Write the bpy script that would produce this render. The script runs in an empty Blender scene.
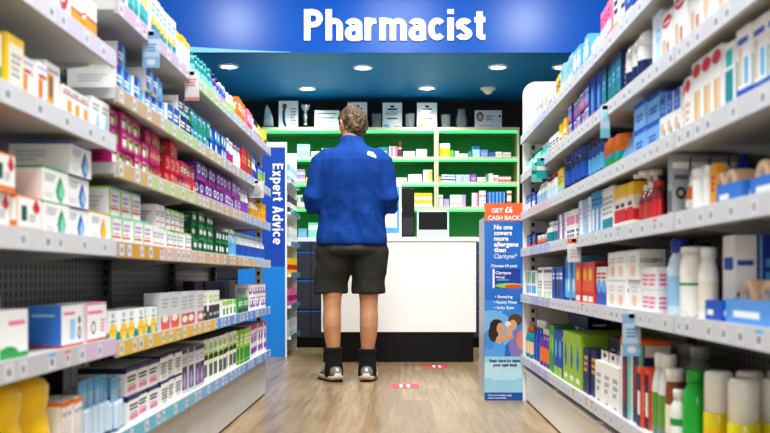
import bpy, bmesh, math, random
from mathutils import Vector, Matrix, noise
rnd = random.Random(7)
SC = bpy.context.scene
COL = SC.collection
PI = math.pi

# ------------------------------------------------------------------ colours
def lin(h):
    h = h.lstrip('#')
    v = [int(h[i:i+2], 16) / 255 for i in (0, 2, 4)]
    return tuple((c / 12.92 if c <= .04045 else ((c + .055) / 1.055) ** 2.4) for c in v)
PAL = dict(white='f2f2ee', offwhite='e4e3dc', cream='efe6d2', grey='a9acae', lgrey='cfd1d2', dgrey='5c5f63', black='141517', navy='17265e',
           blue='1b56b8', royal='1a3fa8', sky='62b2e4', lblue='9cc9ea', pale='cfe3f1', teal='0f8d95', aqua='35b8b8', mint='86d8c2', green='1f9a48',
           dgreen='0d5a35', lime='9fcf3a', yellow='f4c916', gold='e3a21c', orange='ee7a1e', red='d0242b', dred='8a1a22', pink='ea7ca4', magenta='b61e78',
           purple='6a2f96', lilac='b79ad6', violet='8a4bb0', brown='8a5636', tan='d8b58e', skin='e0ab84', peach='eec7a4', plum='3c2250', wine='6a1638')
C = {k: lin(v) for k, v in PAL.items()}
def col(c):
    return C[c] if isinstance(c, str) and c in C else (lin(c) if isinstance(c, str) else c)

# ------------------------------------------------------------------ materials
def newmat(name):
    m = bpy.data.materials.new(name); m.use_nodes = True
    nt = m.node_tree; b = nt.nodes['Principled BSDF']
    return m, nt, b
def solid(name, c, rough=.5, metal=0., emit=0., spec=.5, var=0., scale=40., bump=0., emitc=None, coat=0.):
    m, nt, b = newmat(name); c = col(c)
    b.inputs['Base Color'].default_value = (*c, 1); b.inputs['Roughness'].default_value = rough
    b.inputs['Metallic'].default_value = metal; b.inputs['Specular IOR Level'].default_value = spec
    b.inputs['Coat Weight'].default_value = coat
    if emit:
        b.inputs['Emission Color'].default_value = (*(col(emitc) if emitc else c), 1); b.inputs['Emission Strength'].default_value = emit
    if var or bump:
        tc = nt.nodes.new('ShaderNodeTexCoord'); n = nt.nodes.new('ShaderNodeTexNoise'); n.inputs['Scale'].default_value = scale
        n.inputs['Detail'].default_value = 4
        nt.links.new(tc.outputs['Object'], n.inputs['Vector'])
        if var:
            r = nt.nodes.new('ShaderNodeValToRGB')
            r.color_ramp.elements[0].position = .3; r.color_ramp.elements[1].position = .7
            r.color_ramp.elements[0].color = (*[x * (1 - var) for x in c], 1); r.color_ramp.elements[1].color = (*[min(1, x * (1 + var)) for x in c], 1)
            nt.links.new(n.outputs['Fac'], r.inputs['Fac']); nt.links.new(r.outputs['Color'], b.inputs['Base Color'])
        if bump:
            bp = nt.nodes.new('ShaderNodeBump'); bp.inputs['Strength'].default_value = bump; bp.inputs['Distance'].default_value = .004
            nt.links.new(n.outputs['Fac'], bp.inputs['Height']); nt.links.new(bp.outputs['Normal'], b.inputs['Normal'])
    return m
def printed(name, rough, coat=0., trans=0., emit=0.):
    """colour printed on the mesh, with a faint procedural mottling"""
    m, nt, b = newmat(name)
    a = nt.nodes.new('ShaderNodeAttribute'); a.attribute_name = 'Col'
    n = nt.nodes.new('ShaderNodeTexNoise'); n.inputs['Scale'].default_value = 60
    tc = nt.nodes.new('ShaderNodeTexCoord'); nt.links.new(tc.outputs['Object'], n.inputs['Vector'])
    mr = nt.nodes.new('ShaderNodeMapRange'); mr.inputs['To Min'].default_value = .93; mr.inputs['To Max'].default_value = 1.05
    nt.links.new(n.outputs['Fac'], mr.inputs['Value'])
    mx = nt.nodes.new('ShaderNodeVectorMath'); mx.operation = 'SCALE'
    nt.links.new(a.outputs['Color'], mx.inputs[0]); nt.links.new(mr.outputs['Result'], mx.inputs['Scale'])
    nt.links.new(mx.outputs['Vector'], b.inputs['Base Color'])
    b.inputs['Roughness'].default_value = rough; b.inputs['Coat Weight'].default_value = coat
    b.inputs['Transmission Weight'].default_value = trans
    if emit:
        nt.links.new(mx.outputs['Vector'], b.inputs['Emission Color']); b.inputs['Emission Strength'].default_value = emit
    return m
M = {}
M['card'] = printed('printed_card', .42)
M['gloss'] = printed('glossy_plastic', .22, .2)
M['film'] = printed('clear_film', .12, .3, .35)
M['paint'] = printed('printed_board', .45)
M['poster'] = printed('poster_print', .25, .3)
M['shelf'] = solid('shelf_enamel', 'c9cac8', .4, var=.05, scale=6)
M['shelfdk'] = solid('shelf_grey_enamel', '8f9192', .45, var=.06, scale=6)
M['post'] = solid('upright_enamel', 'b5b8b8', .4)
M['gap_shade'] = solid('painted_gap_shade', 'black', .7)
M['whitep'] = solid('white_laminate', 'f3f1ec', .35, var=.015, scale=3)
M['blackp'] = solid('black_laminate', '0a0b0c', .38, spec=.3)
M['darkcab'] = solid('charcoal_laminate', '363c46', .4)
M['bluel'] = solid('blue_edge', '1a78d8', .4)
M['chrome'] = solid('chrome', 'c8ccd0', .2, 1.)
M['darkm'] = solid('dark_rubber', '101010', .6)

def perforated():
    m, nt, b = newmat('perforated_steel')
    tc = nt.nodes.new('ShaderNodeTexCoord'); sp = nt.nodes.new('ShaderNodeSeparateXYZ'); nt.links.new(tc.outputs['Object'], sp.inputs[0])
    def mth(op, a, bb=None):
        n = nt.nodes.new('ShaderNodeMath'); n.operation = op
        for i, v in enumerate((a, bb)):
            if v is None: continue
            if isinstance(v, (int, float)): n.inputs[i].default_value = v
            else: nt.links.new(v, n.inputs[i])
        return n.outputs[0]
    fy = mth('ABSOLUTE', mth('SUBTRACT', mth('FRACT', mth('MULTIPLY', sp.outputs['Y'], 28)), .5))
    fz = mth('ABSOLUTE', mth('SUBTRACT', mth('FRACT', mth('MULTIPLY', sp.outputs['Z'], 40)), .5))
    hole = mth('MULTIPLY', mth('LESS_THAN', fy, .17), mth('LESS_THAN', fz, .3))
    mx = nt.nodes.new('ShaderNodeMix'); mx.data_type = 'RGBA'
    mx.inputs['A'].default_value = (*lin('a2a5a6'), 1); mx.inputs['B'].default_value = (*lin('4a4c4e'), 1)
    nt.links.new(hole, mx.inputs['Factor']); nt.links.new(mx.outputs['Result'], b.inputs['Base Color'])
    b.inputs['Roughness'].default_value = .38; b.inputs['Metallic'].default_value = .2
    return m
M['perf'] = perforated()

# ------------------------------------------------------------------ objects
def link(name, me, m=None, parent=None, loc=(0, 0, 0), rz=0.):
    o = bpy.data.objects.new(name, me); COL.objects.link(o)
    if m is not None and me is not None and len(me.materials) == 0: me.materials.append(m)
    o.location = loc; o.rotation_euler = (0, 0, rz)
    if parent is not None: o.parent = parent
    return o
def tag(o, label=None, cat=None, group=None, kind=None):
    if label: o['label'] = label
    if cat: o['category'] = cat
    if group: o['group'] = group
    if kind: o['kind'] = kind
    return o
def empty(name, loc, label, cat, group=None, rz=0.):
    o = bpy.data.objects.new(name, None); COL.objects.link(o); o.location = loc; o.rotation_euler = (0, 0, rz)
    o.empty_display_size = .05
    return tag(o, label, cat, group)

class MB:
    """collects vertices, faces and face colours of ONE mesh"""
    def __init__(s): s.v = []; s.f = []; s.c = []; s.key = {}; s.smooth = []
    def vert(s, p, merge=True):
        if merge:
            k = (round(p[0], 5), round(p[1], 5), round(p[2], 5))
            i = s.key.get(k)
            if i is None:
                i = s.key[k] = len(s.v); s.v.append(tuple(p))
            return i
        s.v.append(tuple(p)); return len(s.v) - 1
    def face(s, idx, c, sm=False): s.f.append(idx); s.c.append(c); s.smooth.append(sm)
    def mesh(s, name, m=None):
        me = bpy.data.meshes.new(name); me.from_pydata(s.v, [], s.f)
        at = me.color_attributes.new('Col', 'FLOAT_COLOR', 'CORNER')
        data = []
        for p in me.polygons:
            data.extend((*s.c[p.index], 1.) * p.loop_total)
        at.data.foreach_set('color', data)
        me.polygons.foreach_set('use_smooth', s.smooth)
        if m is not None: me.materials.append(m)
        me.update(); return me
    # flat box; decals per face ('front' is -y, 'back' +y, 'left' -x, 'right' +x, 'top', 'bottom')
    def box(s, x0, y0, z0, x1, y1, z1, base='white', decals=None, rs=None):
        decals = decals or {}; b = col(base)
        F = {'front': ((x0, y0, z0), (x1 - x0, 0, 0), (0, 0, z1 - z0)), 'back': ((x1, y1, z0), (x0 - x1, 0, 0), (0, 0, z1 - z0)),
             'left': ((x0, y1, z0), (0, y0 - y1, 0), (0, 0, z1 - z0)), 'right': ((x1, y0, z0), (0, y1 - y0, 0), (0, 0, z1 - z0)),
             'top': ((x0, y0, z1), (x1 - x0, 0, 0), (0, y1 - y0, 0)), 'bottom': ((x0, y1, z0), (x1 - x0, 0, 0), (0, y0 - y1, 0))}
        for k, (o, u, v) in F.items():
            s.grid(o, u, v, b, decals.get(k, ()), rs)
    def grid(s, o, u, v, base, decals, rs=None):
        rs = rs or rnd; dl = []; us = {0., 1.}; vs = {0., 1.}
        for d in decals:
            if d[0] == 't':
                _, a0, b0, a1, b1, c = d[:6]; n = d[6] if len(d) > 6 else max(1, min(4, int((b1 - b0) / .09)))
                hh = (b1 - b0) / (n * 1.6)
                for i in range(n):
                    yy = b1 - (i + .8) * (b1 - b0) / n; xx = a0; end = a1 - (rs.random() * .35 * (a1 - a0) if i else 0)
                    dl.append(('r', xx, yy - hh / 2 + .001, end, yy + hh / 2, col(c)))
            else:
                dl.append((*d[:5], col(d[5])))
        for d in dl:
            if d[0] == 'r': us |= {d[1], d[3]}; vs |= {d[2], d[4]}
            else:
                for i in range(11):
                    t = -1 + 2 * i / 10
                    us.add(d[1] + d[3] * t); vs.add(d[2] + d[4] * t)
        us = sorted({round(min(1, max(0, x)), 4) for x in us}); vs = sorted({round(min(1, max(0, x)), 4) for x in vs})
        o = Vector(o); u = Vector(u); v = Vector(v)
        P = [[s.vert(o + u * a + v * b) for a in us] for b in vs]
        for j in range(len(vs) - 1):
            for i in range(len(us) - 1):
                cu = (us[i] + us[i + 1]) / 2; cv = (vs[j] + vs[j + 1]) / 2; cc = base
                for d in dl:
                    if d[0] == 'r': hit = d[1] < cu < d[3] and d[2] < cv < d[4]
                    elif d[0] == 'e': hit = ((cu - d[1]) / d[3]) ** 2 + ((cv - d[2]) / d[4]) ** 2 < 1
                    else:   # 'd' a drop standing on its round end
                        t = (cv - d[2]) / d[4]; w = math.sqrt(max(0, 1 - t * t)) if t < -.2 else max(0, (1 - t) / 1.2) ** .75
                        hit = abs(t) < 1 and abs(cu - d[1]) < d[3] * w
                    if hit: cc = d[5]
                s.face((P[j][i], P[j][i + 1], P[j + 1][i + 1], P[j + 1][i]), cc)
    def loft(s, secs, seg=16, pw=2., cap=True, sm=True):
        """secs: (cx, cy, z, rx, ry, colour); upright, superellipse power pw"""
        rings = []
        for (cx, cy, z, rx, ry, c) in secs:
            r = []
            for i in range(seg):
                a = 2 * PI * i / seg; ca, sa = math.cos(a), math.sin(a)
                x = math.copysign(abs(ca) ** (2 / pw), ca) * rx; y = math.copysign(abs(sa) ** (2 / pw), sa) * ry
                r.append(s.vert((cx + x, cy + y, z), False))
            rings.append((r, col(c)))
        for (a, ca), (b, _) in zip(rings, rings[1:]):
            for i in range(seg):
                j = (i + 1) % seg; s.face((a[i], a[j], b[j], b[i]), ca, sm)
        if cap:
            s.face(tuple(reversed(rings[0][0])), rings[0][1]); s.face(tuple(rings[-1][0]), rings[-1][1])
    def tube(s, pts, rad, seg=14, c='white', up=(0, 0, 1), cap=True):
        """sweep along a path; rad: number or (r_side, r_up) per point"""
        pts = [Vector(p) for p in pts]; n = len(pts); rings = []; cc = col(c)
        side = None
        for i, p in enumerate(pts):
            t = (pts[min(i + 1, n - 1)] - pts[max(i - 1, 0)]).normalized()
            if side is None:
                side = t.cross(Vector(up)); side = side.normalized() if side.length > 1e-4 else Vector((1, 0, 0))
            else:
                side = (side - t * side.dot(t)).normalized()
            w = side.cross(t)
            r = rad[i] if isinstance(rad, (list, tuple)) else rad
            ra, rb = r if isinstance(r, tuple) else (r, r)
            rings.append([s.vert(p + side * (math.cos(2 * PI * k / seg) * ra) + w * (math.sin(2 * PI * k / seg) * rb), False) for k in range(seg)])
        for a, b in zip(rings, rings[1:]):
            for i in range(seg):
                j = (i + 1) % seg; s.face((a[j], a[i], b[i], b[j]), cc, True)
        if cap:
            s.face(tuple(rings[0]), cc); s.face(tuple(reversed(rings[-1])), cc)
    def ball(s, c0, r, c='white', seg=20, rings=12, fn=None):
        R = r if isinstance(r, tuple) else (r, r, r); cc = col(c); rows = []
        for j in range(rings + 1):
            th = PI * j / rings; row = []
            for i in range(seg if 0 < j < rings else 1):
                a = 2 * PI * i / seg
                d = Vector((math.sin(th) * math.cos(a), math.sin(th) * math.sin(a), -math.cos(th)))
                p = Vector((d.x * R[0], d.y * R[1], d.z * R[2])); p = fn(d, p) if fn else p
                row.append(s.vert(Vector(c0) + p, False))
            rows.append(row)
        for a, b in zip(rows, rows[1:]):
            for i in range(seg):
                j = (i + 1) % seg
                if len(a) == 1: s.face((a[0], b[j], b[i]), cc, True)
                elif len(b) == 1: s.face((a[i], a[j], b[0]), cc, True)
                else: s.face((a[i], a[j], b[j], b[i]), cc, True)
def boxobj(name, dims, m, parent=None, base='white', decals=None, loc=(0, 0, 0), bevel=0.):
    b = MB(); b.box(*dims, base, decals); me = b.mesh(name)
    o = link(name, me, m, parent, loc)
    if bevel:
        md = o.modifiers.new('bevel', 'BEVEL'); md.width = bevel; md.segments = 2
    return o
def refine(me, mods):
    """run modifiers on a mesh and keep the result"""
    o = bpy.data.objects.new('working', me); COL.objects.link(o)
    for t, kw in mods:
        md = o.modifiers.new(t, t)
        for k, v in kw.items(): setattr(md, k, v)
    dg = bpy.context.evaluated_depsgraph_get(); dg.update()
    r = bpy.data.meshes.new_from_object(o.evaluated_get(dg))
    COL.objects.unlink(o); bpy.data.objects.remove(o); return r
def lettering(s, size, off=0., extr=0., sx=1., align='CENTER', spacing=1., line=1.):
    cu = bpy.data.curves.new('letters', 'FONT'); cu.body = s; cu.size = size; cu.offset = off; cu.extrude = extr
    cu.align_x = align; cu.space_character = spacing; cu.space_line = line; cu.resolution_u = 6
    o = bpy.data.objects.new('letters_working', cu); COL.objects.link(o)
    dg = bpy.context.evaluated_depsgraph_get(); dg.update()
    me = bpy.data.meshes.new_from_object(o.evaluated_get(dg))
    COL.objects.unlink(o); bpy.data.objects.remove(o)
    for v in me.vertices: v.co.x *= sx
    me.materials.clear()
    return me
ORD = ('first second third fourth fifth sixth seventh eighth ninth tenth eleventh twelfth thirteenth fourteenth fifteenth sixteenth '
       'seventeenth eighteenth nineteenth twentieth').split()
# bold condensed sign letters drawn as thick strokes; unit = cap height
def arc(cx, cy, rx, ry, a0, a1, n=12):
    return [(cx + rx * math.cos(math.radians(a0 + (a1 - a0) * i / n)), cy + ry * math.sin(math.radians(a0 + (a1 - a0) * i / n))) for i in range(n + 1)]
SW = .215; hS = SW / 2; XH = .735
def arch(x0, x1):
    m = (x0 + x1) / 2; rr = (x1 - x0) / 2
    return [(x0, .42)] + arc(m, XH - hS - .17, rr, .17, 180, 0, 14) + [(x1, 0)]
def bowl(cx, rx, a0=0, a1=360): return arc(cx, XH / 2, rx, XH / 2 - hS + .01, a0, a1, 26)
GLY = {
 'P': (.62, [[(hS, 0), (hS, 1)], [(hS, 1 - hS), (.3, 1 - hS)] + arc(.3, .705, .205, .2, 90, -90, 14) + [(hS, .505)]]),
 'E': (.56, [[(hS, 0), (hS, 1)], [(hS, 1 - hS), (.53, 1 - hS)], [(hS, .52), (.5, .52)], [(hS, hS), (.54, hS)]]),
 'A': (.68, [[(.1, 0), (.34, 1)], [(.34, 1), (.58, 0)], [(.17, .28), (.5, .28)]]),
 'h': (.56, [[(hS, 0), (hS, 1)], arch(hS, .46)]), 'm': (.88, [[(hS, 0), (hS, XH)], arch(hS, .44), arch(.44, .785)]),
 'r': (.40, [[(hS, 0), (hS, XH)], [(hS, .38)] + arc(.32, .37, .22, XH - hS - .37, 170, 85, 8) + [(.38, XH - hS + .005)]]),
 'i': (.2, [[(hS, 0), (hS, XH)], [(hS, .84), (hS, 1)]]),
 'c': (.54, [bowl(.29, .195, 42, 318)]), 'e': (.56, [bowl(.285, .195, 0, 318), [(.1, XH / 2 - .01), (.48, XH / 2 - .01)]]),
 'p': (.57, [[(hS, -.27), (hS, XH)], bowl(.285, .19)]), 'd': (.57, [[(.475, 0), (.475, 1)], bowl(.285, .19)]),
 'a': (.55, [arc(.27, XH - hS - .15, .18, .15, 165, 0, 12) + [(.45, .09), (.475, 0)], [(.45, .43), (.33, .41)] + arc(.25, .23, .155, .16, 95, 270, 12) + arc(.29, .22, .16, .15, 270, 350, 6)]),
 's': (.52, [arc(.265, XH - hS - .125, .165, .125, 22, 200, 12) + [(.14, .47), (.38, .30)] + arc(.255, hS + .115, .17, .12, 30, -165, 12)]),
 't': (.40, [[(.17, .93), (.17, .2)] + arc(.28, .2, .11, .2 - hS, 180, 265, 8) + [(.36, hS - .004)], [(0, XH - .07), (.36, XH - .07)]]),
 'x': (.56, [[(.08, 0), (.46, XH)], [(.08, XH), (.46, 0)]]), 'v': (.54, [[(.08, XH), (.27, 0)], [(.27, 0), (.46, XH)]]), ' ': (.26, [])}
def stroke_letters(txt, width, height, depth, gap=.075, heavy=1.):
    b = MB(); x = 0.; c = col('white'); outs = []
    for ch in txt:
        w, paths = GLY[ch]
        for p in paths:
            pts = [Vector((q[0] + x, q[1], 0)) for q in p]
            pts = [q for k, q in enumerate(pts) if k == 0 or (q - pts[k - 1]).length > 1e-4]
            L_, R_ = [], []
            for k, q in enumerate(pts):
                a = (q - pts[k - 1]).normalized() if k else None; d = (pts[k + 1] - q).normalized() if k < len(pts) - 1 else None
                tn = ((a or d) + (d or a)).normalized(); nn = Vector((-tn.y, tn.x, 0)); f = 1 / max(.6, tn.dot(a or d))
                wd = hS * heavy * (1 - .16 * abs(tn.x) ** 2) * f
                L_.append(q + nn * wd); R_.append(q - nn * wd)
            outs.append((L_, R_))
        x += w + gap
    x -= gap; sx = width / x; sy = height
    for L_, R_ in outs:
        F_ = []
        for z in (depth, 0):
            F_.append(([b.vert((q.x * sx, q.y * sy, z), False) for q in L_], [b.vert((q.x * sx, q.y * sy, z), False) for q in R_]))
        (lf, rf), (lb, rb) = F_; n = len(lf)
        for k in range(n - 1):
            b.face((lf[k], rf[k], rf[k + 1], lf[k + 1]), c)
            b.face((lf[k + 1], lb[k + 1], lb[k], lf[k]), c); b.face((rf[k], rb[k], rb[k + 1], rf[k + 1]), c)
            b.face((lb[k], lb[k + 1], rb[k + 1], rb[k]), c)
        b.face((lf[0], lb[0], rb[0], rf[0]), c); b.face((rf[-1], rb[-1], lb[-1], lf[-1]), c)
    me = refine(b.mesh('letters'), [('REMESH', dict(mode='VOXEL', voxel_size=height / 90, use_smooth_shade=False))])
    me.materials.clear(); return me
# ------------------------------------------------------------------ product builders
# a product = (mesh, material, [(part name, mesh, material, label, loc)]); local: base at z=0, front towards -y, x runs along the shelf
def p_carton(w, h, d, base='white', front=(), side=None, top=None, inside=None, flap=True, **k):
    b = MB(); base = col(base)
    if side is None: side = (('t', .15, .3, .85, .75, 'grey', 4),)
    if top is None: top = (('t', .15, .25, .85, .7, 'grey', 2),)
    tp = tuple(top) + ((('r', 0, .94, 1, .965, tuple(x * .55 for x in base)),) if flap else ())
    bot = ()
    b.box(-w / 2, 0, 0, w / 2, d, h, base, {'front': front, 'left': side, 'right': side, 'back': front, 'top': tp}, random.Random(3))
    parts = []
    if k.get('letters'):
        s, size, face, u, v, cc = k['letters']
        me = lettering(s, size, off=size * .03)
        parts.append(('lettering', me, solid_once('ink_' + cc, cc), None,
                      {'near': ((-w / 2 - .0006) * k.get('sgn', 1), u * d, v * h), 'front': ((u - .5) * w, -.0006, v * h)}[face], face))
    return b.mesh('carton_mesh', M['card']), parts
_SO = {}
def solid_once(n, c, **k):
    if n not in _SO: _SO[n] = solid(n, c, **k)
    return _SO[n]
def p_bottle(w, h, d, body='white', cap='white', label=None, shoulder=.72, neck=.28, oval=.8, caph=.16, stripe=None, pump=False, taper=1., mat='gloss', foot=None, **k):
    b = MB(); rx = w / 2; ry = min(rx, d / 2) if k.get('round') else rx * oval
    cy = ry; hb = h * (1 - caph); l0, l1 = (.15, .62); lc = label or body
    z = [0, .015, .03, l0, l0 + .001, l1, l1 + .001, shoulder, (shoulder + 1) / 2 + .03, .96, 1]
    r = [.9, .97, 1, 1, 1, 1, 1, taper, taper * .8 if neck < .7 else taper * .96, max(neck, .2), neck]
    fc = foot or body
    cs = [fc, fc, fc, lc if not foot else fc, lc, lc, body, body, body, body, body]
    secs = []
    for zz, rr, cc in zip(z, r, cs): secs.append((0, cy, zz * hb, rx * rr, ry * rr + (rx - ry) * rr * (0 if rr > neck + .01 else 1), cc))
    b.loft(secs, 18)
    parts = []
    if stripe:
        sm = MB(); i0, i1, sc = stripe
        sm.loft([(0, cy, i0 * hb, rx * 1.012, ry * 1.012, sc), (0, cy, i1 * hb, rx * 1.012, ry * 1.012, sc)], 18, cap=False)
        parts.append(('label_band', sm.mesh('band_mesh', M['gloss']), None, None, (0, 0, 0), None))
    c = MB(); rc = rx * max(neck, .22) * 1.12
    if neck > .75: rc = rx * .99
    c0 = hb * .995
    if pump:
        c.loft([(0, cy, c0, rc, rc, cap), (0, cy, c0 + (h - c0) * .35, rc, rc, cap), (0, cy, c0 + (h - c0) * .36, rc * .4, rc * .4, cap), (0, cy, c0 + (h - c0) * .7, rc * .4, rc * .4, cap),
                (0, cy, c0 + (h - c0) * .71, rc * .9, rc * 1.1, cap), (0, cy, h, rc * .85, rc * 1.0, cap)], 14)
        c.tube([(0, cy - rc * .5, c0 + (h - c0) * .86), (0, cy - rc * 2.4, c0 + (h - c0) * .8)], rc * .35, 8, cap)
        parts.append(('pump', c.mesh('pump_mesh', M['gloss']), None, None, (0, 0, 0), None))
    else:
        dome = k.get('dome', 0)
        c.loft([(0, cy, c0, rc, rc if neck <= .75 else ry * .99, cap), (0, cy, h - (h - c0) * (.12 + dome * .5), rc * (1 if not dome else .97), (rc if neck <= .75 else ry * .99), cap),
                (0, cy, h - (h - c0) * .05 * (1 + dome * 3), rc * (.93 - dome * .2), (rc if neck <= .75 else ry) * (.93 - dome * .2), cap), (0, cy, h, rc * (.8 - dome * .4), (rc if neck <= .75 else ry) * (.8 - dome * .4), cap)], 18)
        parts.append(('cap', c.mesh('cap_mesh', M['gloss']), None, None, (0, 0, 0), None))
    return b.mesh('bottle_mesh', M[mat]), parts
def p_tube(w, h, d, body='white', cap='white', band='blue', tip=None, **k):
    b = MB(); rx = w / 2; cy = d * .5
    hc = h * .16
    b.loft([(0, cy, hc, rx * .55, rx * .55, body), (0, cy, hc * 1.25, rx * .85, rx * .7, body), (0, cy, h * .34, rx * .88, rx * .66, band), (0, cy, h * .62, rx * .93, rx * .42, band), (0, cy, h * .621, rx * .93, rx * .42, body),
            (0, cy, h * .93, rx * .98, rx * .12, tip or body), (0, cy, h, rx, .0015, tip or body)], 18)
    c = MB(); c.loft([(0, cy, 0, rx * .62, rx * .62, cap), (0, cy, hc * .9, rx * .6, rx * .6, cap), (0, cy, hc, rx * .5, rx * .5, cap)], 16)
    return b.mesh('tube_mesh', M['gloss']), [('cap', c.mesh('tube_cap', M['gloss']), None, None, (0, 0, 0), None)]
def p_can(w, h, d, body='navy', cap='white', label=None, capf=.3, **k):
    b = MB(); r = w / 2; hb = h * (1 - capf)
    b.loft([(0, r, 0, r * .93, r * .93, 'grey'), (0, r, .006, r, r, body), (0, r, hb * .25, r, r, label or body), (0, r, hb * .7, r, r, body), (0, r, hb * .96, r, r, body), (0, r, hb, r * .92, r * .92, body)], 20)
    c = MB(); c.loft([(0, r, hb * .985, r * .96, r * .96, cap), (0, r, h * .955, r * .95, r * .95, cap), (0, r, h * .99, r * .88, r * .88, cap), (0, r, h, r * .7, r * .7, cap)], 20)
    return b.mesh('can_mesh', M['gloss']), [('cap', c.mesh('can_cap', M['gloss']), None, None, (0, 0, 0), None)]
def p_pack(w, h, d, base='white', front=(), blister='lgrey', side=None, **k):
    """card with a hanging hole and a moulded blister in front"""
    b = MB(); y = d * .5
    b.box(-w / 2, y, 0, w / 2, y + .003, h, base, {'front': tuple(front) + (('e', .5, .93, .12, .03, 'dgrey'),), 'back': (('t', .1, .1, .9, .8, 'grey', 6),)})
    c = MB(); c.loft([(0, y - d * .25, h * .06, w * .4, d * .24, blister), (0, y - d * .25, h * .1, w * .43, d * .26, blister), (0, y - d * .25, h * .5, w * .43, d * .26, blister), (0, y - d * .25, h * .56, w * .38, d * .2, blister)], 12, 5)
    return b.mesh('pack_mesh', M['card']), [('blister', c.mesh('blister_mesh', M['gloss']), None, None, (0, 0, 0), None)]
def p_hang(w, h, d, base='white', front=(), side=None, **k):
    """slim box with a hang tab standing up behind its top"""
    b = MB(); hb = h * .8
    b.box(-w / 2, 0, 0, w / 2, d, hb, base, {'front': front, 'left': side or (('t', .15, .3, .85, .8, 'grey', 5),), 'right': side or (('t', .15, .3, .85, .8, 'grey', 5),)})
    c = MB(); c.box(-w / 2 * .98, d * .45, hb - .001, w / 2 * .98, d * .45 + .0015, h, base, {'front': (('e', .5, .55, .16, .22, 'black'),), 'back': (('e', .5, .55, .16, .22, 'black'),)})
    return b.mesh('hang_mesh', M['card']), [('hang_tab', c.mesh('tab_mesh', M['card']), None, None, (0, 0, 0), None)]
def p_roll(w, h, d, body='skin', core='white', **k):
    """bandage roll lying with its open core towards the aisle"""
    b = MB(); R = h / 2; seg = 22; r = R * .45
    prof = [(R * .96, 0), (R, .004), (R, d - .004), (R * .96, d), (r, d), (r, 0)]
    rings = [[b.vert((pr * math.cos(2 * PI * i / seg), py, R + pr * math.sin(2 * PI * i / seg)), False) for i in range(seg)] for pr, py in prof]
    for q in range(len(rings)):
        a, bb = rings[q], rings[(q + 1) % len(rings)]
        for i in range(seg):
            j = (i + 1) % seg; b.face((a[i], a[j], bb[j], bb[i]), col(core if q in (4,) else body), True)
    return b.mesh('roll_mesh', M['card']), []
def p_tray(w, h, d, body='blue', **k):
    b = MB(); t = .003; c = col(body)
    b.box(-w / 2, 0, 0, w / 2, d, t, body)
    fr = (('t', .12, .3, .5, .75, 'white', 1),)
    b.box(-w / 2, 0, t, w / 2, t, h, body, {'front': fr}); b.box(-w / 2, d - t, t, w / 2, d, h, body)
    b.box(-w / 2, t, t, -w / 2 + t, d - t, h * 1.0, body, {'left': fr, 'right': fr}); b.box(w / 2 - t, t, t, w / 2, d - t, h * 1.0, body, {'left': fr, 'right': fr})
    return b.mesh('tray_mesh', M['card']), []
def p_pouch(w, h, d, body='white', tip='blue', mark='lilac', **k):
    b = MB(); cy = d * .5
    b.loft([(0, cy, 0, w * .36, d * .5, body), (0, cy, h * .06, w * .42, d * .5, body), (0, cy, h * .25, w * .46, d * .46, mark), (0, cy, h * .5, w * .47, d * .4, mark), (0, cy, h * .501, w * .47, d * .4, body),
            (0, cy, h * .72, w * .42, d * .3, tip), (0, cy, h * .9, w * .28, d * .12, tip), (0, cy, h, w * .14, .002, tip)], 20, 2.4)
    return b.mesh('pouch_mesh', M['gloss']), []
def p_jug(w, h, d, body='yellow', cap='gold', **k):
    b = MB(); rx, ry = w / 2, d / 2; cy = ry
    b.loft([(0, cy, 0, rx * .86, ry * .86, body), (0, cy, h * .05, rx * .96, ry * .96, body), (0, cy, h * .3, rx, ry, body), (0, cy, h * .5, rx * .93, ry * .93, body), (0, cy, h * .6, rx * .84, ry * .86, body), (0, cy, h * .72, rx * .92, ry * .94, body),
            (0, cy, h * .88, rx * .93, ry * .95, body), (0, cy, h * .95, rx * .8, ry * .82, body), (0, cy, h * .985, rx * .55, ry * .55, body), (0, cy, h, rx * .2, ry * .2, body)], 28, 2.5)
    return b.mesh('jug_mesh', M['gloss']), []
def p_wedge(w, h, d, body='aqua', **k):
    b = MB(); y0, y1 = 0, d
    v = [(-w / 2, y0, 0), (w / 2, y0, 0), (w / 2, y1, 0), (-w / 2, y1, 0), (-w / 2, d * .62, h), (w / 2, d * .62, h), (w / 2, d * .8, h), (-w / 2, d * .8, h)]
    i = [b.vert(p) for p in v]; c = col(body); c2 = col('sky')
    for f, cc in (((0, 1, 5, 4), c2), ((1, 2, 6, 5), c), ((2, 3, 7, 6), c), ((3, 0, 4, 7), c), ((4, 5, 6, 7), c2), ((3, 2, 1, 0), c)): b.face(tuple(i[q] for q in f), cc)
    return b.mesh('wedge_mesh', M['gloss']), []
KIND = dict(carton=p_carton, bottle=p_bottle, tube=p_tube, can=p_can, pack=p_pack, hang=p_hang, roll=p_roll, tray=p_tray, pouch=p_pouch, jug=p_jug, wedge=p_wedge)
CAT = dict(carton='box', bottle='bottle', tube='tube', can='spray can', pack='packet', hang='box', roll='bandage roll', tray='tray', pouch='pouch', jug='bottle', wedge='box')

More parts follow.
